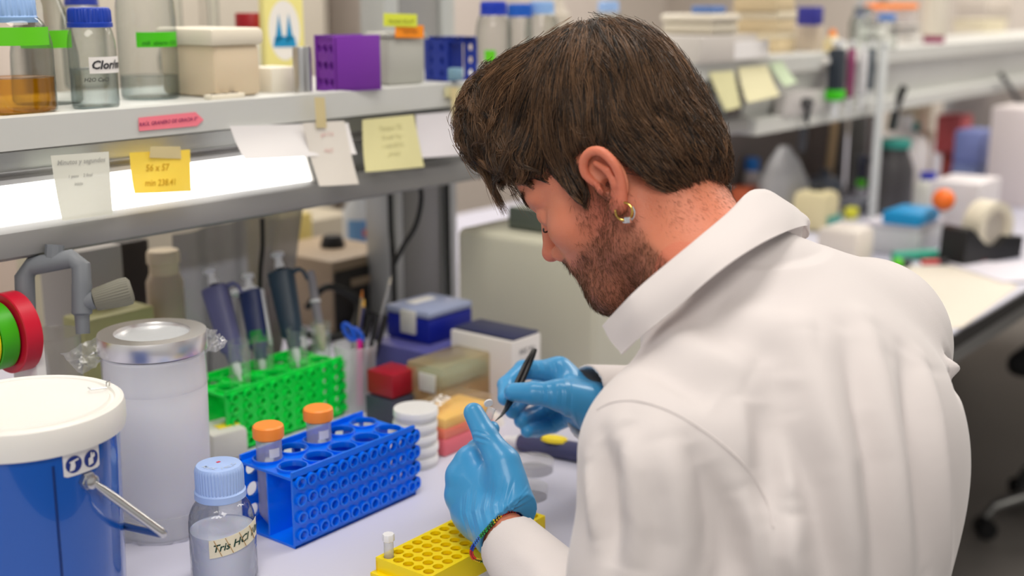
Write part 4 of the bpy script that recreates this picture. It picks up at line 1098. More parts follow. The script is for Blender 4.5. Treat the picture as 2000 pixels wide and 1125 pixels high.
solo('tube_cap_pile', B().lathe([(.0001, .016), (.010, .015), (.016, .008), (.018, 0), (.0001, 0)], 20), mat('white_soft', (222, 218, 214), .5), 'small white plastic cap beyond the lying pipette tip', 'cap', (P.x + .01, P.y + .03, BZ))
# ---- yellow rack
yel = mat('rack_yellow', (255, 222, 0), .38, sss=.08)
Py = onz(742, 1090, BZ + .045)
x0_, yf = .8236, .751
Ly, Wy, Hy = .190, .074, .0270
t = thing('microtube_rack', 'yellow microtube rack with rows of round wells under the left glove', 'rack', (x0_, yf, BZ))
Mt_ = Matrix.Translation((Ly / 2, Wy / 2, Hy - .004))
cols, rows = 13, 5
B().holes(cols, rows, (Ly - .004) / cols, (Wy - .006) / rows, .0056, .004, Mt_, seg=20, mx=.002, my=.003).obj('well_plate', yel, t)
b = B()
for sy in (0, 1): b.box((Ly / 2, .001 + sy * (Wy - .002), (Hy - .004) / 2), (Ly, .002, Hy - .004))
for sx in (0, 1): b.box((.001 + sx * (Ly - .002), Wy / 2, (Hy - .004) / 2), (.002, Wy, Hy - .004))
b.obj('wall', yel, t)
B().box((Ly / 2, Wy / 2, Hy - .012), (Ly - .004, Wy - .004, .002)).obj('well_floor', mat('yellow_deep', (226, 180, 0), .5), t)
B().box((-.003, Wy / 2, .010), (.008, Wy + .004, .005), .001).obj('end_ledge', yel, t)
B().box((Ly + .003, Wy / 2, .014), (.008, .012, .006), .001).obj('end_tab', yel, t)
# microtube standing in it
mt = clear('microtube', body=.35, bodyc=(255, 255, 255), rough=.1)
wx = x0_ + .002 + (Ly - .004) / cols * .5; wy = yf + .003 + (Wy - .006) / rows * 4.5
t = thing('microtube', 'small clear microtube with lid standing in the left corner of the yellow rack', 'tube', (wx, wy, BZ + .012))
b = B(); b.cap1 = False; b.lathe([(.0001, 0), (.0025, .001), (.0050, .014), (.0050, .034)], 24).obj('tube', mt, t)
B().lathe([(.0001, .040), (.0058, .040), (.0064, .039), (.0064, .033), (.005, .032), (.0001, .032)], 8).obj('lid', mat('tube_lid', (232, 232, 234), .3), t)

# ================================================================ NOTES ON THE SHELF EDGE
def note(name, label, cat, px, Y, m, curl=.006, n=7, lines=None, lm=None, lsize=.006, tape=None, th=.0004, yoff=0.):
    """paper hanging from its top edge; px = four picture corners (tl, tr, br, bl) on the plane y = Y"""
    tl, tr, br, bl = [ony(u, v, Y) for u, v in px]
    g = []
    for i in range(n):
        row = []
        for j in range(n):
            a, c = i / (n - 1), j / (n - 1)
            p = (tl * (1 - a) + tr * a) * (1 - c) + (bl * (1 - a) + br * a) * c
            row.append(p + Vector((0, -curl * (c ** 1.6) + .0015 * math.sin(a * 5 + c * 3) * c, 0)))
        g.append(row)
    T = thing(name, label, cat, (0, 0, 0))
    B().sheet(g, th).obj('paper', m, T)
    def surf(x, y):  # x,y in 0..1
        i = min(max(x, 0), 1) * (n - 1); j = min(max(y, 0), 1) * (n - 1); i0, j0 = min(int(i), n - 2), min(int(j), n - 2)
        fi, fj = i - i0, j - j0
        return (g[i0][j0] * (1 - fi) + g[i0 + 1][j0] * fi) * (1 - fj) + (g[i0][j0 + 1] * (1 - fi) + g[i0 + 1][j0 + 1] * fi) * fj + Vector((0, -.0008, 0))
    w = (tr - tl).length; h = (tl - bl).length
    for (s, x, y, sz) in (lines or []):
        text_on(T, s, sz, lambda a, b_, x=x, y=y: surf(x + a / w, y - b_ / h), lm, align='CENTER')
    if tape:
        q_ = [ony(u, v, Y - .002) for u, v in tape]
        B().sheet([[q_[0], q_[3]], [(q_[0] + q_[1]) / 2, (q_[2] + q_[3]) / 2], [q_[1], q_[2]]], .0003).obj('tape', mat('tape_old', (222, 206, 156), .6, alpha=.85), T)
    return T
pinkn = mat('note_pink', (250, 130, 146), .6)
YN = SY - .0115
a = [ony(u, v, YN) for u, v in ((271, 230), (382, 219), (398, 234), (385, 246), (272, 256))]
t = thing('arrow_note', 'pink arrow shaped note stuck on the shelf edge under the round flask', 'note', (0, 0, 0))
B().add([p for p in a] + [p + Vector((0, .0006, 0)) for p in a], [(0, 1, 2, 3, 4), (9, 8, 7, 6, 5)] + [(i, (i + 1) % 5, 5 + (i + 1) % 5, 5 + i) for i in range(5)]).obj('paper', pinkn, t, smooth=False)
mid = (a[0] + a[1] + a[3] + a[4]) / 4; ex = (a[1] - a[0]).normalized()
text_on(t, 'RAÚL GRANERO DE GRACIA 5º', .0058, lambda x, y: mid + ex * x + Vector((0, -.0008, y)), mat('magenta_ink', (130, 20, 90), .5))
note('paper_note', 'pale translucent memo with handwriting hanging over the lamp at the left', 'note', ((99, 304), (212, 296), (216, 418), (116, 430)), YN - .004, mat('paper_pale', (226, 226, 214), .6, alpha=.86), lines=[('Minutos y segundos', .5, .12, .0075), ('1 paso    2 final', .45, .34, .005), ('inicio', .4, .46, .005)], lm=mat('pencil_grey', (170, 170, 164), .6))
note('sticky_note', 'orange-yellow sticky note with writing taped over the lamp', 'note', ((253, 298), (371, 292), (369, 373), (257, 377)), YN - .004, mat('note_yellow', (240, 204, 74), .6, sss=.1), lines=[('56 x 57', .42, .40, .0105), ('min 238.41', .45, .76, .0100)], lm=mat('ochre_ink', (202, 156, 10), .6), tape=((294, 286), (352, 286), (354, 310), (292, 308)))
note('paper_sheet', 'big white sheet bulging down from the shelf edge right of the glowing lamp', 'paper', ((449, 246), (680, 240), (688, 300), (468, 310)), YN - .006, mat('paperw', (236, 233, 232), .7), curl=.010)
note('paper_strip', 'white strip with faint pink writing curling below the shelf edge', 'paper', ((592, 240), (672, 236), (690, 358), (612, 362)), YN - .012, mat('paper_warm', (228, 222, 212), .7), curl=.012, tape=((614, 190), (634, 190), (638, 250), (618, 250)), lines=[('pH 7.4', .5, .2, .008), ('NaCl', .45, .45, .007)], lm=mat('pink_ink', (224, 186, 180), .6))
note('sticky_note', 'pale yellow sheet of handwriting hanging under the purple rack', 'note', ((708, 234), (808, 224), (822, 325), (706, 335)), YN - .010, mat('note_pale', (226, 220, 164), .7), curl=.008, lines=[('Tampon TE', .5, .2, .009), ('10 mM Tris', .5, .38, .008), ('1 mM EDTA', .5, .54, .008), ('pH 8,0', .5, .7, .008)], lm=mat('note_ink', (205, 200, 150), .6))
note('paper_sheet', 'small white sheet hanging just left of the hair', 'paper', ((812, 224), (935, 214), (930, 300), (815, 308)), YN - .005, mat('paper_blueish', (226, 222, 226), .7), tape=((880, 170), (893, 170), (897, 240), (884, 240)))
solo('masking_tape_strip', B().sheet([[ony(u, v, YN - .001) for v in (170, 190)] for u in (868, 905, 940)], .0004), mat('tape_old2', (212, 208, 168), .6), 'strip of yellowed tape on the shelf edge beside the hair', 'tape')
note('sticky_note', 'pale yellow note at the shelf edge right behind the hair', 'note', ((1385, 142), (1432, 138), (1444, 208), (1412, 216)), YN - .004, mat('note_pale2', (232, 228, 178), .7))
note('sticky_note', 'pale yellow note on the shelf edge below the white label', 'note', ((1442, 132), (1498, 127), (1512, 186), (1447, 200)), YN - .004, mat('note_pale3', (238, 232, 190), .7), curl=.015)
note('sticky_note', 'pale green curled note right of the yellow notes on the shelf edge', 'note', ((1503, 124), (1528, 120), (1546, 160), (1520, 168)), YN - .004, mat('note_greenish', (206, 224, 190), .7), curl=.015)

# ================================================================ FAR BENCH GOODS
def far_pip(label, u, v0, v1, Y, c, band=None, w=.018):
    A = ony(u, v0, Y); Bt = ony(u, v1, Y)
    t = thing('hanging_pipette', label, 'pipette', Bt)
    h = A.z - Bt.z
    m = mat('pip_%d_%d_%d' % c, c, .45)
    B().box((0, 0, h * .62), (w * 1.5, w, h * .72), w * .25).obj('handle', m, t)
    B().lathe([(.0001, 0), (w * .2, 0), (w * .35, h * .28), (.0001, h * .28)], 16).obj('shaft', pipw, t)
    B().lathe([(.0001, h * 1.1), (w * .5, h * 1.1), (w * .5, h * 1.04), (w * .25, h * 1.03), (w * .25, h * .97), (.0001, h * .97)], 16).obj('push_button', pipw, t)
    if band: B().box((0, 0, h * .33), (w * 1.62, w * 1.1, h * .16), w * .2).obj('tape_band', mat('band_%d_%d_%d' % band, band, .5), t)
    return t
YH = SY - .03
far_pip('dark hanging pipette with bright green band at the far post', 1629, 92, 230, YH, (34, 44, 56), (60, 200, 10), .030)
far_pip('magenta hanging pipette beside the green banded one', 1656, 92, 225, YH, (140, 50, 100), None, .014)
far_pip('white hanging pipette right of the magenta one', 1680, 98, 215, YH, (214, 214, 216), None, .018)
far_pip('slate hanging pipette, rightmost on the rail', 1697, 92, 205, YH, (66, 80, 92), None, .012)
t = thing('pipette_rail', 'white pipette hanger rail clipped on the far shelf edge', 'rail', (0, 0, 0))
a, c = ony(1612, 100, SY - .02), ony(1712, 94, SY - .02)
B().box(((a.x + c.x) / 2, SY - .0165, SZ - .016), (c.x - a.x, .012, .016), .002).obj('rail', white, t)
def fbox(name, label, cat, u, v, w_px, h_px, d, c, z=BZ, rz=0, lid=None, lh=.2, bev=.006, m=None, rough=.5, group=None):
    return bx(name, label, cat, u, v, w_px, h_px, d, c, rz=rz, z=z, lid=lid, lh=lh, bev=bev, rough=rough, group=group)
def fbot(label, u, v, hpx, rpx, body, cap, name='bottle', dY=0., dX=0., nk=.45, caph=.12, m=None):
    P = onz(u, v, BZ); P.y += dY; P.x += dX; t_ = dep(P); h = hpx * t_ / FPX; r = rpx * t_ / FPX
    t = thing(name, label, 'bottle', P)
    B().lathe([(.0001, 0), (r * .95, 0), (r, r * .1), (r, h * .62), (r * .85, h * .74), (r * nk * .9, h * .84), (r * nk * .9, h * .9), (.0001, h * .9)], 36).obj('body', m or mat('c_%d_%d_%d' % body, body, .35), t)
    B().lathe([(.0001, h), (r * nk, h), (r * nk * 1.05, h - .002), (r * nk * 1.05, h * (1 - caph)), (.0001, h * (1 - caph))], 28).obj('cap', mat('c_%d_%d_%d' % cap, cap, .45), t)
    return t
fbot('small white bottle with bright blue cap right behind the neck', 1465, 420, 112, 16, (214, 208, 206), (30, 120, 206), nk=.8, caph=.22)
fbox('tip_box', 'orange-red box just behind the coat collar', 'box', 1475, 432, 60, 66, .06, (206, 100, 60))
# plastic bag covered bottle
P = onz(1552, 438, BZ); tb = dep(P)
t = thing('bagged_container', 'tall container under a crumpled grey translucent bag behind the collar', 'container', P + Vector((0, .04, 0)))
hb_ = 150 * tb / FPX; rb_ = 50 * tb / FPX
B().lathe([(.0001, 0), (rb_ * .9, 0), (rb_, .02), (rb_ * .95, hb_ * .55), (rb_ * .6, hb_ * .8), (rb_ * .2, hb_), (.0001, hb_)], 26, mod=lambda a, j: 1 + .08 * math.sin(a * 5 + j * 2)).obj('bag', clear('bag_grey', body=.6, bodyc=(226, 226, 228), rough=.25, bump=.8, bscale=14), t)
B().lathe([(.0001, 0), (rb_ * .7, 0), (rb_ * .7, hb_ * .6), (.0001, hb_ * .6)], 26).obj('inner_container', mat('grey_soft', (188, 186, 184), .5), t)
P = onz(1625, 440, BZ)
fbox('vortex_mixer', 'cream vortex mixer with teal front panel', 'mixer', 1627, 452, 70, 78, .10, (226, 214, 170), bev=.02)
T = [o for o in COL.objects if o.get('category') == 'mixer'][0]
B().box((.0, -.052, .028), (.075, .006, .028), .002).obj('teal_panel', mat('teal', (66, 160, 148), .4), T)
B().lathe([(.0001, .12), (.016, .12), (.02, .10), (.012, .09), (.0001, .09)], 20).obj('cup_head', mat('bulb_dark', (40, 44, 50), .5), T)
fbot('dark smoky bottle with teal cap on the far bench, nearer of the pair', 1737, 424, 152, 40, (66, 64, 66), (40, 142, 130), nk=.75, caph=.10)
fbot('dark smoky bottle with teal cap on the far bench, half hidden at the right', 1752, 408, 142, 30, (92, 84, 84), (36, 128, 118), nk=.75, caph=.10, dY=.08, dX=.25)
fbot('white plastic jerrycan bottle behind the dark bottles', 1805, 400, 170, 52, (212, 206, 204), (226, 222, 218), nk=.35, dY=.08, m=mat('jerry', (212, 206, 204), .35, sss=.1))
fbot('small white dropper bottle with dark blue cap behind the cyan box', 1808, 408, 72, 24, (206, 206, 198), (10, 30, 160), nk=.62, caph=.26)
fbot('grey domed flask behind the green ended pen', 1640, 400, 66, 34, (112, 120, 134), (100, 106, 116), nk=.3, dY=.05)
fbox('reagent_box', 'brown red box under the pink one', 'box', 1870, 372, 34, 72, .05, (170, 74, 66))
fbox('reagent_box', 'red and pink box stack at the back of the far bench, upper one', 'box', 1885, 300, 66, 76, .08, (196, 90, 92), z=TOPZ)
fbox('tip_box', 'periwinkle blue tip box, lower of two at the far right', 'box', 1918, 385, 84, 64, .08, (112, 124, 168), group='periwinkle tip boxes')
fbox('tip_box', 'periwinkle blue tip box, upper of two at the far right', 'box', 1925, 320, 80, 66, .08, (124, 136, 192), z=TOPZ, group='periwinkle tip boxes')
fbox('cardboard_stand', 'tan cardboard stand under the tan box', 'box', 1806, 360, 70, 100, .07, (196, 176, 150))
fbox('cardboard_box', 'tan cardboard box high behind the jerrycan', 'box', 1806, 260, 72, 66, .08, (222, 204, 172), z=TOPZ)
fbox('plastic_tub', 'clear plastic box with pale lid on the far bench', 'box', 1815, 492, 132, 60, .13, (206, 208, 212), lid=(226, 222, 232), lh=.15)
TZ3 = TOPZ
fbox('tip_box', 'cyan blue box on the clear box of the far bench', 'box', 1815, 437, 110, 26, .09, (0, 144, 206), z=TOPZ, bev=.006)
TZ3b = TOPZ
P = onz(1856, 436, BZ + .077)
solo('ball', B().lathe([(.026 * math.sin(k * PI / 12) + .0001, .026 - .026 * math.cos(k * PI / 12)) for k in range(13)], 24), mat('ball_orange', (255, 120, 40), .4), 'orange ball shaped cap on the cyan box', 'cap', (P.x, P.y + .02, TZ3b))
fbox('glove_box', 'white crumpled tissue box nearest behind the coat shoulder', 'box', 1690, 520, 96, 76, .10, (226, 218, 210), bev=.018)
fbox('paper_box', 'white paper box leaning behind the tape dispenser', 'box', 1925, 470, 130, 118, .12, (226, 220, 222), bev=.004)
P = onz(1675, 395, BZ)
solo('cardboard_strip', B().box((0, 0, .15), (.035, .01, .30), .001), mat('tan_card', (214, 184, 140), .7), 'tall tan cardboard strip standing behind the green ended pipette', 'cardboard', (P.x, P.y + .10, BZ), rot=(0, R_(9), 0))
# tape dispenser
P = onz(1925, 512, BZ)
t = thing('tape_dispenser', 'black desk tape dispenser with a wide cream roll on the far bench', 'dispenser', P + Vector((.02, .02, 0)), rz=R_(-20))
M = Matrix(((1, 0, 0, 0), (0, 0, -1, .035), (0, 1, 0, 0), (0, 0, 0, 1)))
B().prism([(-.10, 0), (.10, 0), (.105, .05), (.05, .055), (.02, .035), (-.03, .045), (-.08, .085), (-.095, .08)], .07, M).obj('base', black, t)
Mr = Matrix.Translation((.02, .026, .075)) @ Matrix.Rotation(PI / 2, 4, 'X')
B().lathe([(.040, 0), (.060, 0), (.060, .05), (.040, .05), (.040, 0)], 40, M=Mr).obj('tape_roll', mat('roll_cream', (226, 218, 198), .5), t)
B().lathe([(.0001, .01), (.040, .01), (.040, .04), (.0001, .04)], 40, M=Mr).obj('roll_core', mat('core_grey', (196, 188, 176), .5), t)
# pens, markers
def far_stick(name, label, u0, v0, u1, v1, r, m, capm_=None, cat='pen'):
    A = onz(u0, v0, BZ + r + .001); Bt = onz(u1, v1, BZ + r + .001)
    T = thing(name, label, cat)
    B().tube([A, A + (Bt - A) * .66], r, 12).obj('barrel', m, T)
    B().tube([A + (Bt - A) * .66, Bt], r * 1.12, 12).obj('pen_cap', capm_ or m, T)
    return T
far_stick('marker', 'thick teal marker lying before the clear box', 1745, 500, 1828, 496, .011, mat('teal2', (50, 168, 140), .4), cat='marker')
far_stick('marker', 'bright green capped marker by the tissue box', 1775, 512, 1748, 514, .011, mat('dk', (50, 56, 66), .4), mat('lime', (90, 210, 20), .4), cat='marker')
far_stick('pen', 'red pen lying on the white mat', 1800, 512, 1850, 511, .006, mat('pen_red', (214, 70, 70), .4), mat('pen_dark', (60, 56, 60), .4))
far_stick('pen', 'black pen with red end near the tape dispenser', 1880, 511, 1920, 508, .006, bk_, mat('pen_red2', (214, 30, 40), .4))
P = onz(1672, 422, BZ)
fbox('highlighter', 'yellow capped item beside the vortex mixer', 'marker', 1672, 428, 30, 22, .03, (226, 224, 70))
fbox('grey_case', 'flat grey case behind the yellow cap', 'case', 1700, 416, 70, 26, .08, (120, 122, 134))
far_pip2 = thing('hand_pipette', 'dark blue pipette with green ball end standing before the post', 'pipette', onz(1680, 400, BZ) + Vector((0, .0, 0)))
B().tube([(0, 0, .0), (0, 0, .05)], [.012, .016], 14).obj('stand', mat('grey_soft2', (190, 188, 196), .5), far_pip2)
B().lathe([(.014 * math.sin(k * PI / 8) + .0001, .063 - .014 * math.cos(k * PI / 8)) for k in range(9)], 18).obj('green_end', mat('lime', (90, 210, 20), .4), far_pip2)
B().tube([(0, 0, .075), (0, 0, .12), (.012, 0, .135)], [.011, .013, .018], 14).obj('handle', mat('navyd', (34, 38, 58), .45), far_pip2)
# papers / mats on the far bench
def flat(label, pts, z, m, name='paper_mat'):
    P_ = [onz(u, v, z) for u, v in pts]; n = len(P_)
    return solo(name, B().add(P_ + [p + Vector((0, 0, .0012)) for p in P_], [tuple(range(n))[::-1], tuple(range(n, 2 * n))] + [(i, (i + 1) % n, n + (i + 1) % n, n + i) for i in range(n)]), m, label, 'paper', smooth=False)
flat('cream paper sheet on the far bench beside the shoulder', ((1700, 520), (1880, 520), (1990, 560), (1880, 640), (1700, 660)), BZ + .0005, mat('paper_cream', (228, 220, 206), .7))
flat('white paper overlapping the cream sheet on the far bench', ((1840, 512), (2080, 512), (2120, 545), (1960, 552)), BZ + .003, mat('paper_lilac', (226, 222, 232), .7))
fbox('storage_box', 'pale pink machine edge at the far right wall side', 'box', 2020, 400, 110, 190, .12, (216, 206, 206))
cable('black looping cable hanging at the far right of the rail', [ony(1955, 145, SY - .03), ony(1985, 190, SY - .03), ony(2010, 230, SY - .03)], .008)
cable('black thick cable hanging down left of the far post', [ony(1582, 195, 1.20), ony(1572, 225, 1.21), ony(1566, 290, 1.25)], .011)
cable('black thick cable hanging down right of the far post', [ony(1766, 170, 1.20), ony(1752, 205, 1.21), ony(1742, 250, 1.25)], .011)
for u, lb in ((1955, 'black cable plug at the far right'),): pass
t = thing('power_strip', 'white socket strip mounted under the far shelf', 'socket', (0, 0, 0))
a, c = ony(1505, 205, SY + .02), ony(1610, 190, SY + .02)
B().box(((a.x + c.x) / 2, SY - .0, (a.z + c.z) / 2), (c.x - a.x, .03, .05), .003).obj('strip', mat('strip_grey', (196, 192, 190), .5), t)
B().lathe([(.0001, .02), (.012, .02), (.012, 0), (.0001, 0)], 20, M=Matrix.Translation(((a.x + c.x) / 2 - .05, SY - .013, (a.z + c.z) / 2)) @ Matrix.Rotation(PI / 2, 4, 'X')).obj('socket', mat('socket_dark', (70, 70, 72), .5), t)

# ================================================================ CHAIR AND FLOOR THINGS
Pch = Vector((3.2, .62, 0))
ch = thing('office_chair', 'swivel chair base with grey arms and black castors at the lower right', 'chair', (Pch.x, Pch.y, 0))
for k in range(5):
    a = R_(200) + k * 2 * PI / 5; d = Vector((math.cos(a), math.sin(a), 0))
    L_ = B().tube([d * .03 + Vector((0, 0, .13)), d * .16 + Vector((0, 0, .125)), d * .27 + Vector((0, 0, .085)), d * .29 + Vector((0, 0, .055))], [.022, .019, .014, .012], 12).obj('base_arm', mat('chair_metal', (140, 140, 138), .3, metal=.8), ch)
    Mw = Matrix.Translation(d * .29 + Vector((0, 0, .027))) @ Matrix.Rotation(a, 4, 'Z') @ Matrix.Rotation(PI / 2, 4, 'X')
    B().lathe([(.0001, .026), (.022, .026), (.026, .020), (.026, -.020), (.022, -.026), (.0001, -.026)], 24, M=Mw).obj('castor', black, ch)
B().lathe([(.0001, .44), (.022, .44), (.026, .30), (.035, .16), (.045, .10), (.0001, .10)], 24).obj('column', mat('chair_black', (30, 30, 32), .5), ch)
B().box((.0, .0, .47), (.44, .42, .06), .028, seg=4).obj('seat', mat('seat_black', (26, 26, 28), .8), ch)
B().box((.05, -.24, .72), (.38, .05, .36), .024, seg=4).obj('backrest', mat('seat_black', (26, 26, 28), .8), ch)
B().tube([(0, -.18, .45), (.02, -.27, .50), (.03, -.27, .62)], .014, 10).obj('back_bar', mat('chair_black', (30, 30, 32), .5), ch)
# ================================================================ SOFT BODIES (distance fields turned into smooth surfaces)
def V3(p): return np.array([p[0], p[1], p[2]], dtype=np.float64)
class Field:
    def __init__(s, lo, hi, h):
        s.lo = np.array(lo, float); s.h = h
        s.n = np.ceil((np.array(hi, float) - s.lo) / h).astype(int) + 1
        s.F = np.full(s.n, .05, np.float32)
    def sub(s, lo, hi, m):
        a = np.clip(np.floor((np.minimum(lo, hi) - m - s.lo) / s.h).astype(int), 0, s.n - 1)
        b = np.clip(np.ceil((np.maximum(lo, hi) + m - s.lo) / s.h).astype(int) + 1, 1, s.n)
        sl = tuple(slice(i, j) for i, j in zip(a, b))
        ax = [(s.lo[k] + s.h * np.arange(a[k], b[k])).astype(np.float32) for k in range(3)]
        return sl, ax[0][:, None, None], ax[1][None, :, None], ax[2][None, None, :]
    def comb(s, sl, d, k, op):
        A = s.F[sl]
        if A.size == 0: return
        d = d.astype(np.float32)
        if op == 'u':
            if k <= 0: s.F[sl] = np.minimum(A, d)
            else:
                t = np.clip(.5 + .5 * (A - d) / k, 0, 1); s.F[sl] = A * (1 - t) + d * t - k * t * (1 - t)
        elif op == 's':   # cut d away
            if k <= 0: s.F[sl] = np.maximum(A, -d)
            else:
                t = np.clip(.5 - .5 * (A + d) / k, 0, 1); s.F[sl] = A * (1 - t) - d * t + k * t * (1 - t)
        elif op == 'i':
            if k <= 0: s.F[sl] = np.maximum(A, d)
            else:
                t = np.clip(.5 - .5 * (A - d) / k, 0, 1); s.F[sl] = A * (1 - t) + d * t + k * t * (1 - t)
    def cap(s, a, b, ra, rb=None, k=.01, op='u'):
        rb = ra if rb is None else rb
        a = V3(a); b = V3(b); R = max(ra, rb)
        sl, X, Y, Z = s.sub(np.minimum(a, b) - R, np.maximum(a, b) + R, 3 * k + 3 * s.h)
        d = b - a; L = max(float(d @ d), 1e-12)
        t = np.clip(((X - a[0]) * d[0] + (Y - a[1]) * d[1] + (Z - a[2]) * d[2]) / L, 0, 1)
        D = np.sqrt((X - a[0] - t * d[0]) ** 2 + (Y - a[1] - t * d[1]) ** 2 + (Z - a[2] - t * d[2]) ** 2) - (ra + (rb - ra) * t)
        s.comb(sl, D, k, op)
    def chain(s, pts, rs, k=.006, op='u'):
        for i in range(len(pts) - 1): s.cap(pts[i], pts[i + 1], rs[i], rs[i + 1], k, op)
    def ell(s, c, r, k=.01, R=None, op='u'):
        c = V3(c); m = max(r)
        sl, X, Y, Z = s.sub(c - m, c + m, 3 * k + 3 * s.h)
        x, y, z = X - c[0], Y - c[1], Z - c[2]
        if R is not None:
            R = np.array([[R[i][j] for j in range(3)] for i in range(3)])
            x, y, z = (R[0, 0] * x + R[1, 0] * y + R[2, 0] * z), (R[0, 1] * x + R[1, 1] * y + R[2, 1] * z), (R[0, 2] * x + R[1, 2] * y + R[2, 2] * z)
        k0 = np.sqrt((x / r[0]) ** 2 + (y / r[1]) ** 2 + (z / r[2]) ** 2)
        k1 = np.sqrt((x / r[0] ** 2) ** 2 + (y / r[1] ** 2) ** 2 + (z / r[2] ** 2) ** 2) + 1e-6
        s.comb(sl, k0 * (k0 - 1) / k1, k, op)
    def mesh(s, smooth=0):
        g = vdb.FloatGrid(.05); g.copyFromArray(np.ascontiguousarray(s.F))
        p, t, q = g.convertToPolygons(isovalue=0.0, adaptivity=0.0)
        p = p.astype(np.float64) * s.h + s.lo
        return p, [tuple(int(i) for i in f) for f in q] if len(q) < 0 else q
    def sample(s, P):
        g = (P - s.lo) / s.h; g = np.clip(g, 0, s.n - 1.001); i = g.astype(int); f = g - i
        o = 0
        for dx in (0, 1):
            for dy in (0, 1):
                for dz in (0, 1):
                    w = (f[:, 0] if dx else 1 - f[:, 0]) * (f[:, 1] if dy else 1 - f[:, 1]) * (f[:, 2] if dz else 1 - f[:, 2])
                    o = o + w * s.F[i[:, 0] + dx, i[:, 1] + dy, i[:, 2] + dz]
        return o
    def grad(s, P, e=None):
        e = e or s.h
        g = np.stack([s.sample(P + v) - s.sample(P - v) for v in np.eye(3) * e], 1)
        return g / (np.linalg.norm(g, axis=1, keepdims=True) + 1e-9)
def relax(p, q, it=2, lam=.5):
    """smooth the point cloud along its quads"""
    n = len(p)
    e = np.concatenate([q[:, [0, 1]], q[:, [1, 2]], q[:, [2, 3]], q[:, [3, 0]]])
    a = np.concatenate([e[:, 0], e[:, 1]]); b = np.concatenate([e[:, 1], e[:, 0]])
    cnt = np.bincount(a, minlength=n)[:, None].clip(1)
    for _ in range(it):
        for l in (lam, -lam * 1.04):
            m = np.stack([np.bincount(a, weights=p[b, k], minlength=n) for k in range(3)], 1) / cnt
            p = p + (m - p) * l
    return p
def vnorm(p, q):
    n = np.cross(p[q[:, 2]] - p[q[:, 0]], p[q[:, 3]] - p[q[:, 1]])
    N = np.zeros_like(p)
    for k in range(4):
        for c in range(3): N[:, c] += np.bincount(q[:, k], weights=n[:, c], minlength=len(p))
    return N / (np.linalg.norm(N, axis=1, keepdims=True) + 1e-12)
def qobj(name, p, q, m, parent=None, M=None, attr=None):
    if M is not None: p = p @ np.array(M.to_3x3()).T + np.array(M.translation)
    me = bpy.data.meshes.new(name)
    nv, nq = len(p), len(q)
    me.vertices.add(nv); me.vertices.foreach_set('co', p.astype(np.float32).ravel())
    me.loops.add(nq * 4); me.loops.foreach_set('vertex_index', np.ascontiguousarray(q).astype(np.int32).ravel())
    me.polygons.add(nq); me.polygons.foreach_set('loop_start', np.arange(0, nq * 4, 4, dtype=np.int32))
    me.update(calc_edges=True); me.validate()
    me.polygons.foreach_set('use_smooth', np.ones(len(me.polygons), bool))
    for k_, v_ in (attr or {}).items():
        A = me.attributes.new(k_, 'FLOAT', 'POINT'); A.data.foreach_set('value', v_.astype(np.float32))
    me.materials.append(m)
    o = bpy.data.objects.new(name, me); COL.objects.link(o)
    if parent is not None: o.parent = parent
    return o
def push(p, N, line, w, h):
    """raise (or sink) a soft ridge along a 3-D line"""
    L = np.array([V3(x) for x in line])
    lo, hi = L.min(0) - 3 * w, L.max(0) + 3 * w
    idx = np.where(((p > lo) & (p < hi)).all(1))[0]
    if len(idx) == 0: return p
    best = np.full(len(idx), 1e9); arg = np.zeros(len(idx)); Q = p[idx]; m_ = len(L) - 1
    for i in range(m_):
        d = L[i + 1] - L[i]; t = np.clip(((Q - L[i]) @ d) / (d @ d + 1e-12), 0, 1)
        D = ((Q - L[i] - t[:, None] * d) ** 2).sum(1); m = D < best; best[m] = D[m]; arg[m] = (i + t[m]) / m_
    taper = np.sin(np.clip(arg, .03, .97) * PI) ** .6
    p = p.copy(); p[idx] += N[idx] * (h * np.exp(-best / w ** 2) * taper)[:, None]
    return p
def skinmat(name, c1, c2, dark):
    m = mat(name, c1, .48, sss=.22, bump=.25, bscale=700)
    nt = m.node_tree; b = nt.nodes['Principled BSDF']
    mix = [n for n in nt.nodes if n.type == 'MIX'][0]
    mix.inputs[6].default_value = (*lin(c1), 1); mix.inputs[7].default_value = (*lin(c2), 1)
    ns = [n for n in nt.nodes if n.type == 'TEX_NOISE'][0]; ns.inputs['Scale'].default_value = 22
    at_ = nt.nodes.new('ShaderNodeAttribute'); at_.attribute_name = 'stubble'
    mx = nt.nodes.new('ShaderNodeMix'); mx.data_type = 'RGBA'; mx.inputs[7].default_value = (*lin(dark), 1)
    nt.links.new(at_.outputs['Fac'], mx.inputs[0]); nt.links.new(mix.outputs[2], mx.inputs[6])
    at2 = nt.nodes.new('ShaderNodeAttribute'); at2.attribute_name = 'blush'
    mx2 = nt.nodes.new('ShaderNodeMix'); mx2.data_type = 'RGBA'; mx2.inputs[7].default_value = (*lin((214, 104, 84)), 1)
    nt.links.new(at2.outputs['Fac'], mx2.inputs[0]); nt.links.new(mx.outputs[2], mx2.inputs[6])
    nt.links.new(mx2.outputs[2], b.inputs['Base Color'])
    return m

# ================================================================ THE PERSON
PN = thing('person', 'person in a white lab coat and blue gloves bending over the bench with tweezers', 'person', (1.0, .40, 0))
OP = Vector(PN.location)
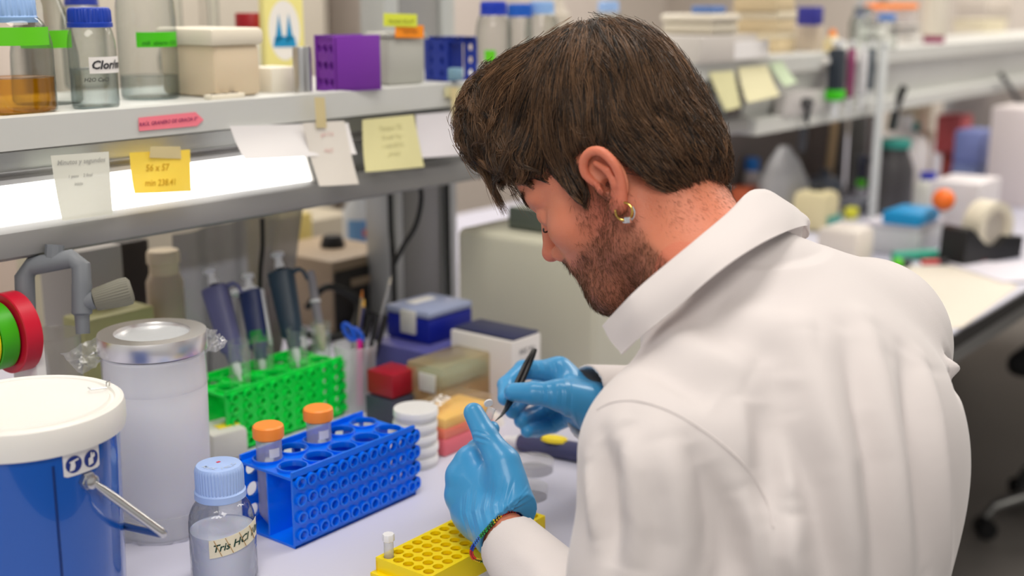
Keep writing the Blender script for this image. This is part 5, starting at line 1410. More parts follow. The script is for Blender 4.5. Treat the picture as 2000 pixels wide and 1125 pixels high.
# all person geometry is made in room coordinates, then shifted to the empty
def toP(o): 
    o.data.transform(Matrix.Translation(-OP)); return o
HEADM = Matrix.Translation((.9994, .639, 1.1614)) @ Matrix.Rotation(R_(15.8), 4, 'Z') @ Matrix.Rotation(R_(-34.1), 4, 'X') @ Matrix.Rotation(R_(6.06), 4, 'Y')
HI = HEADM.inverted()
NECK = Vector((.985, .548, 1.085))
SL, SR = Vector((.845, .50, .955)), Vector((1.185, .475, .985))
EL, WL = Vector((.80, .49, .75)), at(1000, 1066, 1.225)
ER, WR = Vector((1.35, .66, .82)), at(1192, 800, 1.42)
nl = HI @ NECK; n2 = HI @ Vector((.99, .50, .99))
H = Field((-.11, -.17, -.30), (.11, .15, .165), .0016)
H.ell((0, -.002, .055), (.075, .088, .086), k=0)
H.ell((0, .036, -.012), (.058, .060, .088), k=.03)
H.ell((0, .058, .052), (.058, .046, .040), k=.02)
for sx in (-1, 1):
    H.chain([(sx * .057, -.002, -.026), (sx * .050, .012, -.056), (sx * .024, .064, -.082), (0, .074, -.084)], [.016, .017, .016, .017], k=.022)
    H.ell((sx * .042, .060, -.014), (.022, .024, .020), k=.018)
    H.cap((sx * .044, .078, .030), (sx * .008, .093, .030), .009, .010, k=.012)
    H.ell((sx * .031, .100, .008), (.018, .012, .013), k=.012, op='s')
    H.ell((sx * .031, .0800, .010), (.0145, .0125, .0125), k=.003)
    H.cap((sx * .018, .0905, .004), (sx * .043, .083, .004), .0025, .002, k=.003)
    H.ell((sx * .012, .098, -.025), (.0075, .009, .0075), k=.004)
H.ell((0, .070, -.046), (.030, .027, .030), k=.02)
H.cap((0, .092, .022), (0, .109, -.016), .0075, .0085, k=.009)
H.ell((0, .1120, -.020), (.0095, .009, .0085), k=.006)
H.ell((-.008, .102, -.031), (.004, .006, .004), k=.003, op='s'); H.ell((.008, .102, -.031), (.004, .006, .004), k=.003, op='s')
H.cap((-.022, .084, -.050), (0, .0955, -.048), .004, .0055, k=.005); H.cap((.022, .084, -.050), (0, .0955, -.048), .004, .0055, k=.005)
H.cap((-.018, .083, -.058), (0, .092, -.059), .0045, .0065, k=.006); H.cap((.018, .083, -.058), (0, .092, -.059), .0045, .0065, k=.006)
H.ell((0, .080, -.083), (.018, .013, .014), k=.012)
# ears
for sx in (-1, 1):
    ex = lambda x, y, z: (sx * (.0735 + x * .95), y * .86 - .002, z * .84 - .001)
    H.ell(ex(.002, -.006, .004), (.0050, .017, .027), k=.006)
    hel = [ex(.004, .010, .004), ex(.008, .013, .018), ex(.011, .007, .030), ex(.014, -.006, .0345), ex(.016, -.018, .028), ex(.016, -.0235, .012), ex(.013, -.0215, -.004), ex(.010, -.015, -.018), ex(.008, -.006, -.029)]
    H.ell(ex(.008, -.006, .006), (.006, .012, .020), k=.004, op='s')
    hr = [.0030, .0038, .0042, .0043, .0042, .0042, .0040, .0042, .0060]; he = []; hre = []
    for i in range(8):
        p0, p1, p2, p3 = [np.array(hel[min(max(j, 0), 8)]) for j in (i - 1, i, i + 1, i + 2)]
        for s in (0, .34, .67): he.append(.5 * ((2 * p1) + (-p0 + p2) * s + (2 * p0 - 5 * p1 + 4 * p2 - p3) * s ** 2 + (-p0 + 3 * p1 - 3 * p2 + p3) * s ** 3)); hre.append(hr[i] * (1 - s) + hr[i + 1] * s)
    H.chain(he + [np.array(hel[8])], hre + [.0060], k=.0012)
    H.ell(ex(.008, -.001, -.030), (.0045, .008, .009), k=.004)
    H.chain([ex(.010, -.004, .022), ex(.0105, -.012, .008), ex(.010, -.011, -.008), ex(.009, -.004, -.017)], [.0028, .0035, .0035, .003], k=.003)
    H.ell(ex(.005, .007, -.004), (.005, .0045, .006), k=.003)
    H.ell(ex(.004, .000, -.003), (.006, .0045, .006), k=.002, op='s')
H.chain([(0, -.025, .0), tuple(nl), tuple(n2)], [.047, .056, .075], k=.02)
H.cap((-.026, -.048, -.01), tuple(nl), .026, .035, k=.02); H.cap((.026, -.048, -.01), tuple(nl), .026, .035, k=.02)
hp, hq = H.mesh(); hp = relax(hp, hq, 1)
x, y, z = hp.T
def sst(a, b, v): t = np.clip((v - a) / (b - a), 0, 1); return t * t * (3 - 2 * t)
# stubble mask: jaw, chin, moustache, below the sideburn
front_line = .030 + .9 * (-.035 - z)          # beard edge over the cheek
beard = sst(-.018, -.036, z + .30 * (y - .02)) * sst(-.004, .006, y - np.interp(z, [-.11, -.085, -.05, -.02, 0], [-.030, -.018, -.002, .010, .014])) * sst(-.130, -.100, z)
side = sst(.040, .018, np.abs(y - .016)) * sst(.012, -.012, z) * sst(.045, .06, np.abs(x)) * sst(-.02, -.002, y)
mou = sst(.036, .024, np.abs(x)) * sst(-.031, -.037, z) * sst(.076, .084, y) * sst(-.058, -.049, z)
lips = sst(.022, .016, np.abs(x)) * sst(-.045, -.047, z) * sst(-.065, -.062, z) * sst(.083, .088, y)
bm_ = np.clip(np.maximum(np.maximum(beard, side * .8), mou), 0, 1) * (1 - lips)
blush = .55 * np.exp(-((np.abs(x) - .06) ** 2 + (y - .02) ** 2 + (z + .02) ** 2) / .03 ** 2) + .8 * np.exp(-(x ** 2 + (y - .115) ** 2 + (z + .024) ** 2) / .016 ** 2) + .6 * lips + .45 * (np.abs(x) > .079) 
skin = skinmat('skin', (206, 122, 94), (222, 142, 110), (104, 70, 54))
body_parts = [(hp @ np.array(HEADM.to_3x3()).T + np.array(HEADM.translation), hq, bm_ * .55, np.clip(blush, 0, 1) * .6)]

# ---- hands: joints given where they are
def joint(u, v, t): return at(u, v, t * (.98 if v > 795 and t < 1.392 and u < 1010 or t < 1.30 else 1))
LW = joint(984, 1042, 1.262)
lh = dict(
    thumb=([joint(1006, 995, 1.268), joint(983, 905, 1.278), joint(948, 850, 1.290), joint(925, 806, 1.300)], [.0165, .0155, .0125, .0105]),
    index=([joint(922, 902, 1.318), joint(930, 880, 1.362), joint(948, 858, 1.372), joint(960, 838, 1.352)], [.0150, .0112, .0098, .0088]),
    middle=([joint(902, 930, 1.318), joint(925, 915, 1.368), joint(944, 900, 1.388), joint(972, 905, 1.372)], [.0132, .0110, .0100, .0090]),
    ring=([joint(900, 968, 1.318), joint(925, 955, 1.366), joint(952, 945, 1.382), joint(978, 952, 1.362)], [.0128, .0105, .0095, .0086]),
    little=([joint(912, 1004, 1.310), joint(940, 990, 1.350), joint(960, 985, 1.360), joint(982, 990, 1.345)], [.0118, .0095, .0086, .0078]))
RW = joint(1172, 802, 1.418)
rh = dict(
    thumb=([joint(1138, 785, 1.400), joint(1092, 771, 1.385), joint(1040, 768, 1.383), joint(1003, 766, 1.388)], [.0165, .0150, .0125, .0108]),
    index=([joint(1092, 724, 1.438), joint(1022, 722, 1.450), joint(988, 752, 1.430), joint(986, 778, 1.405)], [.0130, .0110, .0098, .0086]),
    middle=([joint(1108, 746, 1.452), joint(1050, 758, 1.480), joint(1014, 784, 1.462), joint(1001, 803, 1.436)], [.0132, .0110, .0100, .0090]),
    ring=([joint(1118, 776, 1.462), joint(1068, 798, 1.492), joint(1034, 814, 1.470), joint(1018, 822, 1.440)], [.0128, .0105, .0097, .0088]),
    little=([joint(1126, 806, 1.462), joint(1080, 830, 1.485), joint(1048, 840, 1.462), joint(1030, 842, 1.440)], [.0118, .0096, .0086, .0080]))
def hand_field(W, hd, fore, h, grow, cuff=.0):
    pts = np.array([V3(p) for k in hd for p in hd[k][0]] + [V3(W), V3(fore)])
    Fd = Field(pts.min(0) - .03, pts.max(0) + .03, h)
    W = V3(W)
    for k in hd:
        P_, r = hd[k]; r = [x + grow for x in r]
        Fd.chain([V3(p) for p in P_], r, k=.0035)
    for k in ('index', 'middle', 'ring', 'little'):
        a = V3(hd[k][0][0]); Fd.cap(W + (a - W) * .12, a, .0165 + grow, hd[k][1][0] + grow - .001, k=.016)
    m = [V3(hd[k][0][0]) for k in ('index', 'middle', 'ring', 'little')]
    for i in range(3): Fd.cap(m[i], m[i + 1], .0115 + grow, .0115 + grow, k=.010)
    t = [V3(p) for p in hd['thumb'][0]]
    Fd.cap(W + (t[0] - W) * .2, t[0], .020 + grow, .018 + grow, k=.014)
    Fd.cap(t[0], t[1], .0185 + grow, .0145 + grow, k=.012)
    Fd.cap(t[0] * .4 + t[1] * .6, m[0] * .75 + W * .25, .013 + grow, .012 + grow, k=.014)     # web of the thumb
    Fd.ell((W * .35 + m[3] * .65), (.02, .02, .02), k=.016)
    f = V3(fore)
    Fd.cap(W, W + (f - W) * .9, .0265 + grow, .0290 + grow, k=.02)
    return Fd
glove = mat('glove_blue', (62, 152, 208), .36, bump=.05, bscale=150, coat=.12, sheen=.1)
hands = {}
for nm, W_, hd, E_ in (('left', LW, lh, EL), ('right', RW, rh, ER)):
    fore = W_ + (E_ - W_).normalized() * (.034 if nm == 'left' else .05)
    Fd = hand_field(W_, hd, fore, .0013, .0)
    # end the glove with a clean edge
    d = (V3(E_) - V3(W_)); d /= np.linalg.norm(d)
    cutp = V3(W_) + d * (.003 if nm == 'left' else .04)
    sl, X, Y, Z = Fd.sub(Fd.lo, Fd.lo + Fd.n * Fd.h, 0)
    tilt = d.copy()
    if nm == 'left':
        up = V3(RT); tilt = d * .985 + V3(RT) * .17; tilt /= np.linalg.norm(tilt)
    plane = (X - cutp[0]) * tilt[0] + (Y - cutp[1]) * tilt[1] + (Z - cutp[2]) * tilt[2]
    Fd.comb(sl, plane, 0, 'i')
    # hollow at the opening
    Fd.cap(cutp - d * .012, cutp + d * .03, .0255, .0280, k=.001, op='s')
    gp, gq = Fd.mesh(); gp = relax(gp, gq, 1)
    hands[nm] = (gp, gq, cutp, tilt, d)
def bvh_of(p, q): return BVHTree.FromPolygons([tuple(v) for v in p], [tuple(f) for f in q])
def cast(bv, u, v):
    d = ray(u, v).normalized(); r = bv.ray_cast(CAM, d)
    return r[0]
def wrinkles(p, q, specs, gain=1.0):
    bv = bvh_of(p, q); N = vnorm(p, q)
    for line, w, h in specs:
        dense = []
        for (u0, v0), (u1, v1) in zip(line, line[1:]): dense += [(u0 + (u1 - u0) * s / 6, v0 + (v1 - v0) * s / 6) for s in range(6)]
        dense.append(line[-1])
        L = [cast(bv, u, v) for u, v in dense]; L = [x for x in L if x is not None]
        if len(L) < 2: continue
        p = push(p, N, L, w, h * gain)
    return p
gp, gq, cutp, tilt, dd = hands['left']
spec = []
r_ = random.Random(4)
# long fine creases fanning from the wrist edge over the back of the hand
for k in range(11):
    u = 915 + k * 8; v = 1048 - k * 2
    spec.append((((u, v), (u - 14 + k * 1.0, v - 45), (u - 12 + k * 2.2, v - 85 - r_.random() * 20)), .0013, (.0011 if k % 2 else -.0009)))
for k in range(7):
    spec.append((((940 + k * 6, 1046 - k * 3), (975 + k * 6, 1008 - k * 4), (1030, 985 - k * 7)), .0013, .0013 if k % 2 else -.0009))
for k in range(4):
    spec.append((((905 + 3 * k, 848 + 5 * k), (930, 842 + 6 * k), (955, 850 + 6 * k)), .0011, .0009 if k % 2 else -.0009))
gp = wrinkles(gp, gq, spec)
GL = toP(qobj('glove', gp, gq, glove, PN))
gp, gq, cutp2, tilt2, dd2 = hands['right']
spec = []
for k in range(7):
    spec.append((((1058 + 9 * k, 748 - k), (1062 + 9 * k, 770), (1060 + 9 * k, 792 + k)), .0011, .0010 if k % 2 else -.0008))
for k in range(6):
    spec.append((((1035 + 12 * k, 706), (1040 + 12 * k, 722), (1036 + 13 * k, 742)), .0013, .0010 if k % 2 else -.0008))
for k in range(4):
    spec.append((((1092 + 9 * k, 800), (1102 + 9 * k, 830), (1108 + 10 * k, 856)), .0016, .0012 if k % 2 else -.001))
gp = wrinkles(gp, gq, spec)
GR = toP(qobj('glove', gp, gq, glove, PN))

# ---- body under the coat (torso, arms, wrists), coarse but whole
Bd = Field((.66, .24, .46), (1.48, .98, 1.12), .005)
Bd.ell((1.0, .44, .86), (.165, .105, .22), k=0); Bd.ell((1.0, .43, .64), (.155, .11, .16), k=.04)
Bd.cap(SL, SR, .050, .050, k=.04); Bd.cap(NECK, (.99, .49, .98), .05, .06, k=.03)
Bd.chain([SL, EL], [.050, .038], k=.02); Bd.chain([SR, ER], [.050, .038], k=.02)
Bd.chain([EL, LW], [.038, .0245], k=.01); Bd.chain([ER, RW], [.038, .0245], k=.01)
for W_, hd in ((LW, lh), (RW, rh)):
    for k in ('index', 'middle', 'ring', 'little'): Bd.cap(W_, hd[k][0][0], .012, .009, k=.012)
bp, bq = Bd.mesh(); bp = relax(bp, bq, 2)
body_parts.append((bp, bq, bp[:, 0] * 0, bp[:, 0] * 0))
off = 0; P_ = []; Q_ = []; A_ = []; A2 = []
for p, q, a, a2 in body_parts:
    P_.append(p); Q_.append(q.astype(np.int64) + off); A_.append(a); A2.append(a2); off += len(p)
BODY = toP(qobj('body', np.concatenate(P_), np.concatenate(Q_), skin, PN, attr={'stubble': np.concatenate(A_), 'blush': np.concatenate(A2)}))

# ================================================================ LAB COAT
C = Field((.68, .16, .44), (1.50, .86, 1.16), .0032)
C.ell((.990, .445, .84), (.180, .130, .25), k=0)
C.ell((.985, .440, .60), (.185, .140, .24), k=.06)
C.ell((1.015, .415, .92), (.150, .095, .12), k=.05)            # bent upper back
C.cap(SL + Vector((.03, 0, .0)), SR, .072, .074, k=.05)
C.cap(NECK + Vector((-.02, -.03, -.02)), SL + Vector((.03, 0, .01)), .048, .060, k=.04)
C.cap(NECK + Vector((.03, -.04, -.02)), SR + Vector((-.03, -.02, .012)), .062, .072, k=.05)
C.cap(NECK + Vector((0, -.01, -.035)), (.99, .50, .92), .068, .09, k=.03)
C.chain([SL, SL.lerp(EL, .5), EL], [.074, .068, .062], k=.025)
cuffL = WL; dL = (EL - cuffL).normalized()
C.chain([EL, EL.lerp(cuffL, .5), cuffL], [.062, .050, .0335], k=.022)
C.chain([SR, ER], [.078, .062], k=.025)
cuffR = at(1146, 786, 1.418); dR = (ER - cuffR).normalized()
C.chain([ER, ER.lerp(cuffR, .5), cuffR], [.060, .052, .0440], k=.022)
def planecut(F_, p, n):
    """remove what lies beyond p along n, only near p"""
    p = V3(p); n = V3(n)
    sl, X, Y, Z = F_.sub(p - .06, p + .06, 0)
    d = (X - p[0]) * n[0] + (Y - p[1]) * n[1] + (Z - p[2]) * n[2]
    r2 = (X - p[0]) ** 2 + (Y - p[1]) ** 2 + (Z - p[2]) ** 2
    A = F_.F[sl]; F_.F[sl] = np.where(r2 < .058 ** 2, np.maximum(A, d), A).astype(np.float32)
planecut(C, cuffL - dL * .004, -dL); planecut(C, cuffR - dR * .004, -dR)
C.cap(cuffL - dL * .05, cuffL + dL * .035, .0295, .0300, k=.0, op='s')
C.cap(cuffR - dR * .05, cuffR + dR * .035, .0395, .0400, k=.0, op='s')
cp, cq = C.mesh(); cp = relax(cp, cq, 2)
coatm = mat('coat_cotton', (216, 209, 208), .82, bump=.12, bscale=900, sheen=.25, var=.015)
folds = [
    (((1560, 640), (1600, 760), (1640, 900), (1660, 1060), (1665, 1180)), .016, .007),
    (((1500, 700), (1530, 830), (1590, 960), (1620, 1100), (1625, 1180)), .014, -.005),
    (((1690, 620), (1720, 760), (1745, 900), (1760, 1050), (1770, 1180)), .014, .006),
    (((1650, 640), (1672, 760), (1700, 900), (1712, 1060), (1716, 1180)), .012, -.005),
    (((1800, 700), (1820, 820), (1835, 960), (1850, 1120)), .012, .006),
    (((1765, 680), (1780, 820), (1795, 960), (1808, 1120)), .010, -.005),
    (((1850, 720), (1880, 765), (1888, 800)), .010, .006),
    (((1848, 690), (1862, 730), (1870, 770)), .008, -.004),
    (((1300, 640), (1380, 700), (1470, 740)), .018, .005),
    (((1250, 700), (1330, 745), (1400, 790)), .014, -.004),
    (((1215, 830), (1240, 920), (1250, 1020), (1240, 1120)), .013, .006),
    (((1175, 850), (1190, 930), (1200, 1030), (1195, 1120)), .010, -.005),
    (((1290, 850), (1320, 960), (1330, 1060), (1320, 1150)), .015, .006),
    (((1370, 900), (1410, 1000), (1420, 1100), (1410, 1180)), .013, -.005),
    (((1440, 950), (1475, 1040), (1490, 1150)), .012, .005),
    (((1550, 1000), (1545, 1080), (1560, 1150)), .012, .006),
    (((1150, 900), (1162, 980), (1166, 1060)), .008, .004),
    (((1478, 780), (1492, 850), (1502, 930), (1498, 1010)), .013, -.0045),
    (((1440, 770), (1462, 850), (1472, 920)), .010, .0025),
    (((1535, 800), (1545, 900), (1550, 980)), .010, .0030),
    (((1345, 860), (1372, 930), (1385, 1010), (1380, 1090)), .009, -.0030),
    (((1232, 815), (1212, 880), (1206, 960)), .008, -.0030),
    (((1400, 600), (1500, 640), (1600, 660)), .022, .004),
    (((1000, 1075), (1040, 1100), (1060, 1140)), .010, .0012),
]
rr_ = random.Random(11)
for k in range(26):     # fine random creases of worn cotton
    u = rr_.uniform(1240, 1860); v = rr_.uniform(640, 1090); a = rr_.uniform(-.5, .5) + (1.4 if v > 760 else .4); L_ = rr_.uniform(40, 110)
    folds.append((((u, v), (u + L_ * .5 * math.cos(a) + rr_.uniform(-8, 8), v + L_ * .5 * math.sin(a)), (u + L_ * math.cos(a), v + L_ * math.sin(a))), rr_.uniform(.005, .009), rr_.uniform(-.0007, .0009)))
cp = wrinkles(cp, cq, folds, 2.0)
COAT = toP(qobj('lab_coat', cp, cq, coatm, PN))
cbv = bvh_of(cp, cq)
def seam(pts, name='seam', r=.0012):
    L = [cast(cbv, u, v) for u, v in pts]; L = [x + (CAM - x).normalized() * .0004 for x in L if x is not None]
    if len(L) < 3: return
    out = []
    for i in range(len(L) - 1):
        p0, p1, p2, p3 = L[max(i - 1, 0)], L[i], L[i + 1], L[min(i + 2, len(L) - 1)]
        for k in range(6):
            s = k / 6; out.append(.5 * ((2 * p1) + (-p0 + p2) * s + (2 * p0 - 5 * p1 + 4 * p2 - p3) * s ** 2 + (-p0 + 3 * p1 - 3 * p2 + p3) * s ** 3))
    out.append(L[-1]); out = [o - OP for o in out]
    return B().tube(out, r, 6).obj(name, coatm, COAT)
seam(((1166, 800), (1195, 786), (1235, 782), (1275, 790), (1320, 808), (1370, 838), (1415, 872), (1450, 905), (1480, 945), (1500, 985), (1510, 1030)), 'sleeve_seam', .0010)
# collar
T_ = [(1180, 637, 1.085), (1215, 598, 1.060), (1262, 552, 1.048), (1350, 478, 1.048), (1425, 417, 1.080), (1480, 371, 1.120), (1530, 392, 1.175), (1570, 424, 1.215), (1555, 450, 1.26), (1470, 480, 1.27), (1370, 520, 1.27), (1290, 590, 1.25)]
B__ = [(1216, 692, 1.070), (1255, 655, 1.045), (1300, 620, 1.028), (1400, 534, 1.020), (1475, 482, 1.045), (1535, 452, 1.090), (1568, 442, 1.16), (1574, 444, 1.235), (1570, 470, 1.29), (1480, 520, 1.30), (1390, 580, 1.30), (1310, 650, 1.28)]
def catm(P_, n=5):
    out = []
    for i in range(len(P_) - 1):
        p0, p1, p2, p3 = P_[max(i - 1, 0)], P_[i], P_[i + 1], P_[min(i + 2, len(P_) - 1)]
        for k in range(n):
            s = k / n; out.append(.5 * ((2 * p1) + (-p0 + p2) * s + (2 * p0 - 5 * p1 + 4 * p2 - p3) * s ** 2 + (-p0 + 3 * p1 - 3 * p2 + p3) * s ** 3))
    out.append(P_[-1]); return out
TT = catm([at(*p) for p in T_]); BBo = catm([at(*p) for p in B__])
g = []
for i, (a, b_) in enumerate(zip(TT, BBo)):
    cen = Vector((NECK.x, NECK.y - .005, a.z))
    out = (a - cen); out.z = 0; out.normalize()
    row = []
    inn = a - out * .006 + Vector((0, 0, -.030)); row += [inn if i > 8 else a - out * .005 + Vector((0, 0, -.010)), a - out * .0045 + Vector((0, 0, -.006))]; fb = min(1, i / 14)
    row += [a - out * .002 + Vector((0, 0, .0)), a + out * .001]
    for s in (.12, .3, .5, .7, .88): row.append(a.lerp(b_, s) + out * ((.0015 + .0045 * fb) * math.sin(s * PI) + .0009 * math.sin(i * .9 + s * 4)))
    row += [b_ + out * .0005]
    g.append([r - OP for r in row])
B().sheet(g, .0022).obj('collar', coatm, COAT, ang=60)
# ================================================================ HAIR
HF = Field((-.115, -.15, -.10), (.115, .17, .20), .0022)
HF.ell((0, -.006, .060), (.083, .094, .100), k=0)
HF.ell((0, -.040, .004), (.077, .060, .072), k=.02)
HF.ell((-.036, .064, .066), (.044, .037, .040), k=.012)
HF.ell((.036, .064, .066), (.044, .037, .040), k=.012)
for sx in (-1, 1): HF.ell((sx * .067, .026, .012), (.009, .014, .028), k=.006)
HF.ell((-.008, .097, .108), (.044, .030, .028), k=.012)
HF.ell((0, .050, .112), (.064, .062, .058), k=.02)
HF.ell((0, .080, .120), (.054, .047, .045), k=.015)
HF.ell((-.030, .088, .104), (.030, .026, .028), k=.015)
hy = np.array([-.16, -.095, -.05, -.036, -.028, -.018, 0, .014, .019, .031, .039, .055, .075, .095, .17])
hz_ = np.array([-.058, -.054, -.044, -.022, .000, .026, .034, .032, .006, .000, .018, .034, .052, .070, .078])
sl, X, Y, Z = HF.sub(HF.lo, HF.lo + HF.n * HF.h, 0)
HF.comb(sl, (np.interp(Y, hy, hz_) + .004 * np.sin(Y * 320 + X * 90) * (Y > .03) + .003 * np.sin(Y * 170) - Z) * .7 + 0 * X, .006, 'i')
hv, hqd = HF.mesh(); 
HFi = HF.F.copy(); HF.F = HF.F + .0032
bv_, bq_ = HF.mesh(); bv_ = relax(bv_, bq_, 1); HF.F = HFi
hairb = mat('hair_base', (34, 24, 18), .6, bump=.6, bscale=240)
HAIR = toP(qobj('hair', bv_, bq_, hairb, PN, M=HEADM))
def hairmat(name, c0, c1, rough=.34, spec=.5):
    m = mat(name, c0, rough, spec=spec)
    nt = m.node_tree; b = nt.nodes['Principled BSDF']
    mix = [n for n in nt.nodes if n.type == 'MIX'][0]
    a = nt.nodes.new('ShaderNodeAttribute'); a.attribute_name = 'tone'
    mix.inputs[6].default_value = (*lin(c0), 1); mix.inputs[7].default_value = (*lin(c1), 1)
    nt.links.new(a.outputs['Fac'], mix.inputs[0])
    return m
def strands(name, P, r0, m, tone, parent, sides=3):
    """P: (n, k, 3) points of n strands in room coordinates -> one mesh of thin tapered tubes"""
    n, k, _ = P.shape
    T = np.gradient(P, axis=1); T /= np.linalg.norm(T, axis=2, keepdims=True) + 1e-12
    ref = rng.normal(size=(n, 1, 3)); U = np.cross(T, ref); U /= np.linalg.norm(U, axis=2, keepdims=True) + 1e-12
    Wv = np.cross(T, U)
    r = (r0[:, None] * (1 - .8 * np.linspace(0, 1, k)[None] ** 2))[..., None]
    V = np.stack([P + r * (U * math.cos(2 * PI * i / sides) + Wv * math.sin(2 * PI * i / sides)) for i in range(sides)], 2)
    idx = np.arange(n * k * sides).reshape(n, k, sides)
    A = idx[:, :-1]; C_ = idx[:, 1:]
    q = np.stack([A, np.roll(A, -1, 2), np.roll(C_, -1, 2), C_], -1).reshape(-1, 4)
    return toP(qobj(name, V.reshape(-1, 3), q, m, parent, attr={'tone': np.repeat(tone, k * sides)}))
def smoothnoise(P, sc, seed):
    rr = np.random.default_rng(seed); o = np.zeros((len(P), 3))
    for _ in range(5):
        kx = rr.normal(size=3) * sc; ph = rr.uniform(0, 6.28, 3); a = rr.normal(size=3)
        o += np.sin((P @ kx)[:, None] + ph) * a
    return o / 3
def flow(P):
    Wh = np.array([-.006, -.040, .158])
    v = P - Wh
    v /= np.linalg.norm(v, axis=1, keepdims=True) + 1e-6
    f = sst(.045, .085, P[:, 1]) * sst(.06, .09, P[:, 2])
    sw = np.cross(v, np.array([0, 0, 1.])) * .18
    d = v + sw
    d += (np.array([-.25, .25, -.85]) - d) * (f * .65)[:, None]
    low = sst(.055, .015, P[:, 2])
    d += (np.array([.0, -.35, -.95]) - d) * (low * .7)[:, None]
    d += smoothnoise(P, 34, 3) * (.12 + .50 * f)[:, None]
    d += smoothnoise(P, 120, 5) * (.09 + .30 * f)[:, None]
    return d
N_ = 26000
w_ = np.where(hv[:, 0] < .02, 1.0, .35); w_ = w_ / w_.sum()
ids = rng.choice(len(hv), N_, p=w_)
R0 = hv[ids] + rng.normal(size=(N_, 3)) * .0008
K = 9
top = sst(.050, .095, R0[:, 2])
length = .016 + .040 * top + .010 * rng.random(N_)
length *= np.where(R0[:, 2] < .0, .7, 1)
step = length / (K - 1)
pts = [R0.copy()]; p = R0.copy()
# clumps: strands share noise of their clump
lift0 = -.0022 + .0012 * rng.random(N_); lift1 = rng.uniform(-.0008, .0022, N_) + .004 * rng.random(N_) * (rng.random(N_) < .3) * sst(.04, .08, R0[:, 1]) + .0022 * np.maximum(0, smoothnoise(R0, 240, 12)[:, 0]) + .0016 * rng.random(N_) * (rng.random(N_) < .15)
for k in range(1, K):
    d = flow(p); g = HF.grad(p, .003)
    d -= g * (d * g).sum(1, keepdims=True); d /= np.linalg.norm(d, axis=1, keepdims=True) + 1e-9
    d += rng.normal(size=d.shape) * .05
    p = p + d * step[:, None]
    s = HF.sample(p); tgt = lift0 + (lift1 - lift0) * (k / (K - 1))
    # follow the surface but do not climb back at the lower hairline
    corr = np.clip(s - tgt, -.004, .004); free = (p[:, 2] < np.interp(p[:, 1], hy, hz_) + .004)
    corr = np.where(free, 0, corr)
    p = p - g * corr[:, None]
    pts.append(p.copy())
PT = np.stack(pts, 1)
PT = PT @ np.array(HEADM.to_3x3()).T + np.array(HEADM.translation)
cl = np.clip(.27 + .50 * smoothnoise(R0, 300, 8)[:, 0] + rng.normal(size=N_) * .22, 0, 1)
hs_ = hairmat('hair_strands', (28, 21, 16), (138, 102, 72), .34, .5)
rad = rng.uniform(.00022, .00042, N_)
strands('hair_strands', PT, rad, hs_, cl, HAIR)
# tousled tufts: bundles of strands that rise, curl and meet in a point
def tufts(n, m_, sel, ln, lift, curl, seed, k=10):
    rr = np.random.default_rng(seed)
    cand = hv[sel(hv)]; c = cand[rr.choice(len(cand), n)]
    root = np.repeat(c, m_, 0) + rr.normal(size=(n * m_, 3)) * .0032
    hd_ = rr.normal(size=(n, 3)) * curl; ph = rr.uniform(0, 6.28, n); L = rr.uniform(ln[0], ln[1], n); lf = rr.uniform(lift[0], lift[1], n)
    p = c.copy(); cen = [c.copy()]
    for j in range(1, k):
        s = j / (k - 1)
        d = flow(p) + hd_ * np.sin(ph + s * 3.2)[:, None]; g = HF.grad(p, .003)
        d -= g * (d * g).sum(1, keepdims=True) * .9; d /= np.linalg.norm(d, axis=1, keepdims=True) + 1e-9
        p = p + d * (L / (k - 1))[:, None]
        tgt = -.001 + lf * math.sin(min(1, s * 1.25) * PI * .62)
        below = p[:, 2] < np.interp(p[:, 1], hy, hz_) + .004
        p = p - g * np.where(below, 0, np.clip(HF.sample(p) - tgt, -.003, .003))[:, None]
        cen.append(p.copy())
    cen = np.stack(cen, 1)
    Pm = np.repeat(cen, m_, 0); off_ = (root - Pm[:, 0])[:, None, :] * (1 - .88 * np.linspace(0, 1, k)[None, :, None])
    Pm = Pm + off_ + np.cumsum(rr.normal(size=Pm.shape) * .00022, axis=1)
    return Pm @ np.array(HEADM.to_3x3()).T + np.array(HEADM.translation), np.clip(np.repeat(rr.normal(.38, .25, n), m_) + rr.normal(size=n * m_) * .12, 0, 1)
for n_, m2, sel_, ln_, lf_, cu_, sd in ((300, 16, lambda v: (v[:, 1] > .045) & (v[:, 2] > .06) & (v[:, 0] < .05), (.022, .042), (.001, .009), .9, 31),
                                        (230, 16, lambda v: (v[:, 2] > .06) & (v[:, 1] < .05) & (v[:, 0] < .03), (.035, .06), (.0008, .0030), .22, 32),
                                        (200, 14, lambda v: (v[:, 2] < .06) & (v[:, 1] < .0) & (v[:, 0] < .03), (.012, .022), (.0005, .003), .3, 33)):
    PP, tn = tufts(n_, m2, sel_, ln_, lf_, cu_, sd)
    strands('hair_tufts', PP, rng.uniform(.00018, .00034, len(PP)), hs_, tn, HAIR)
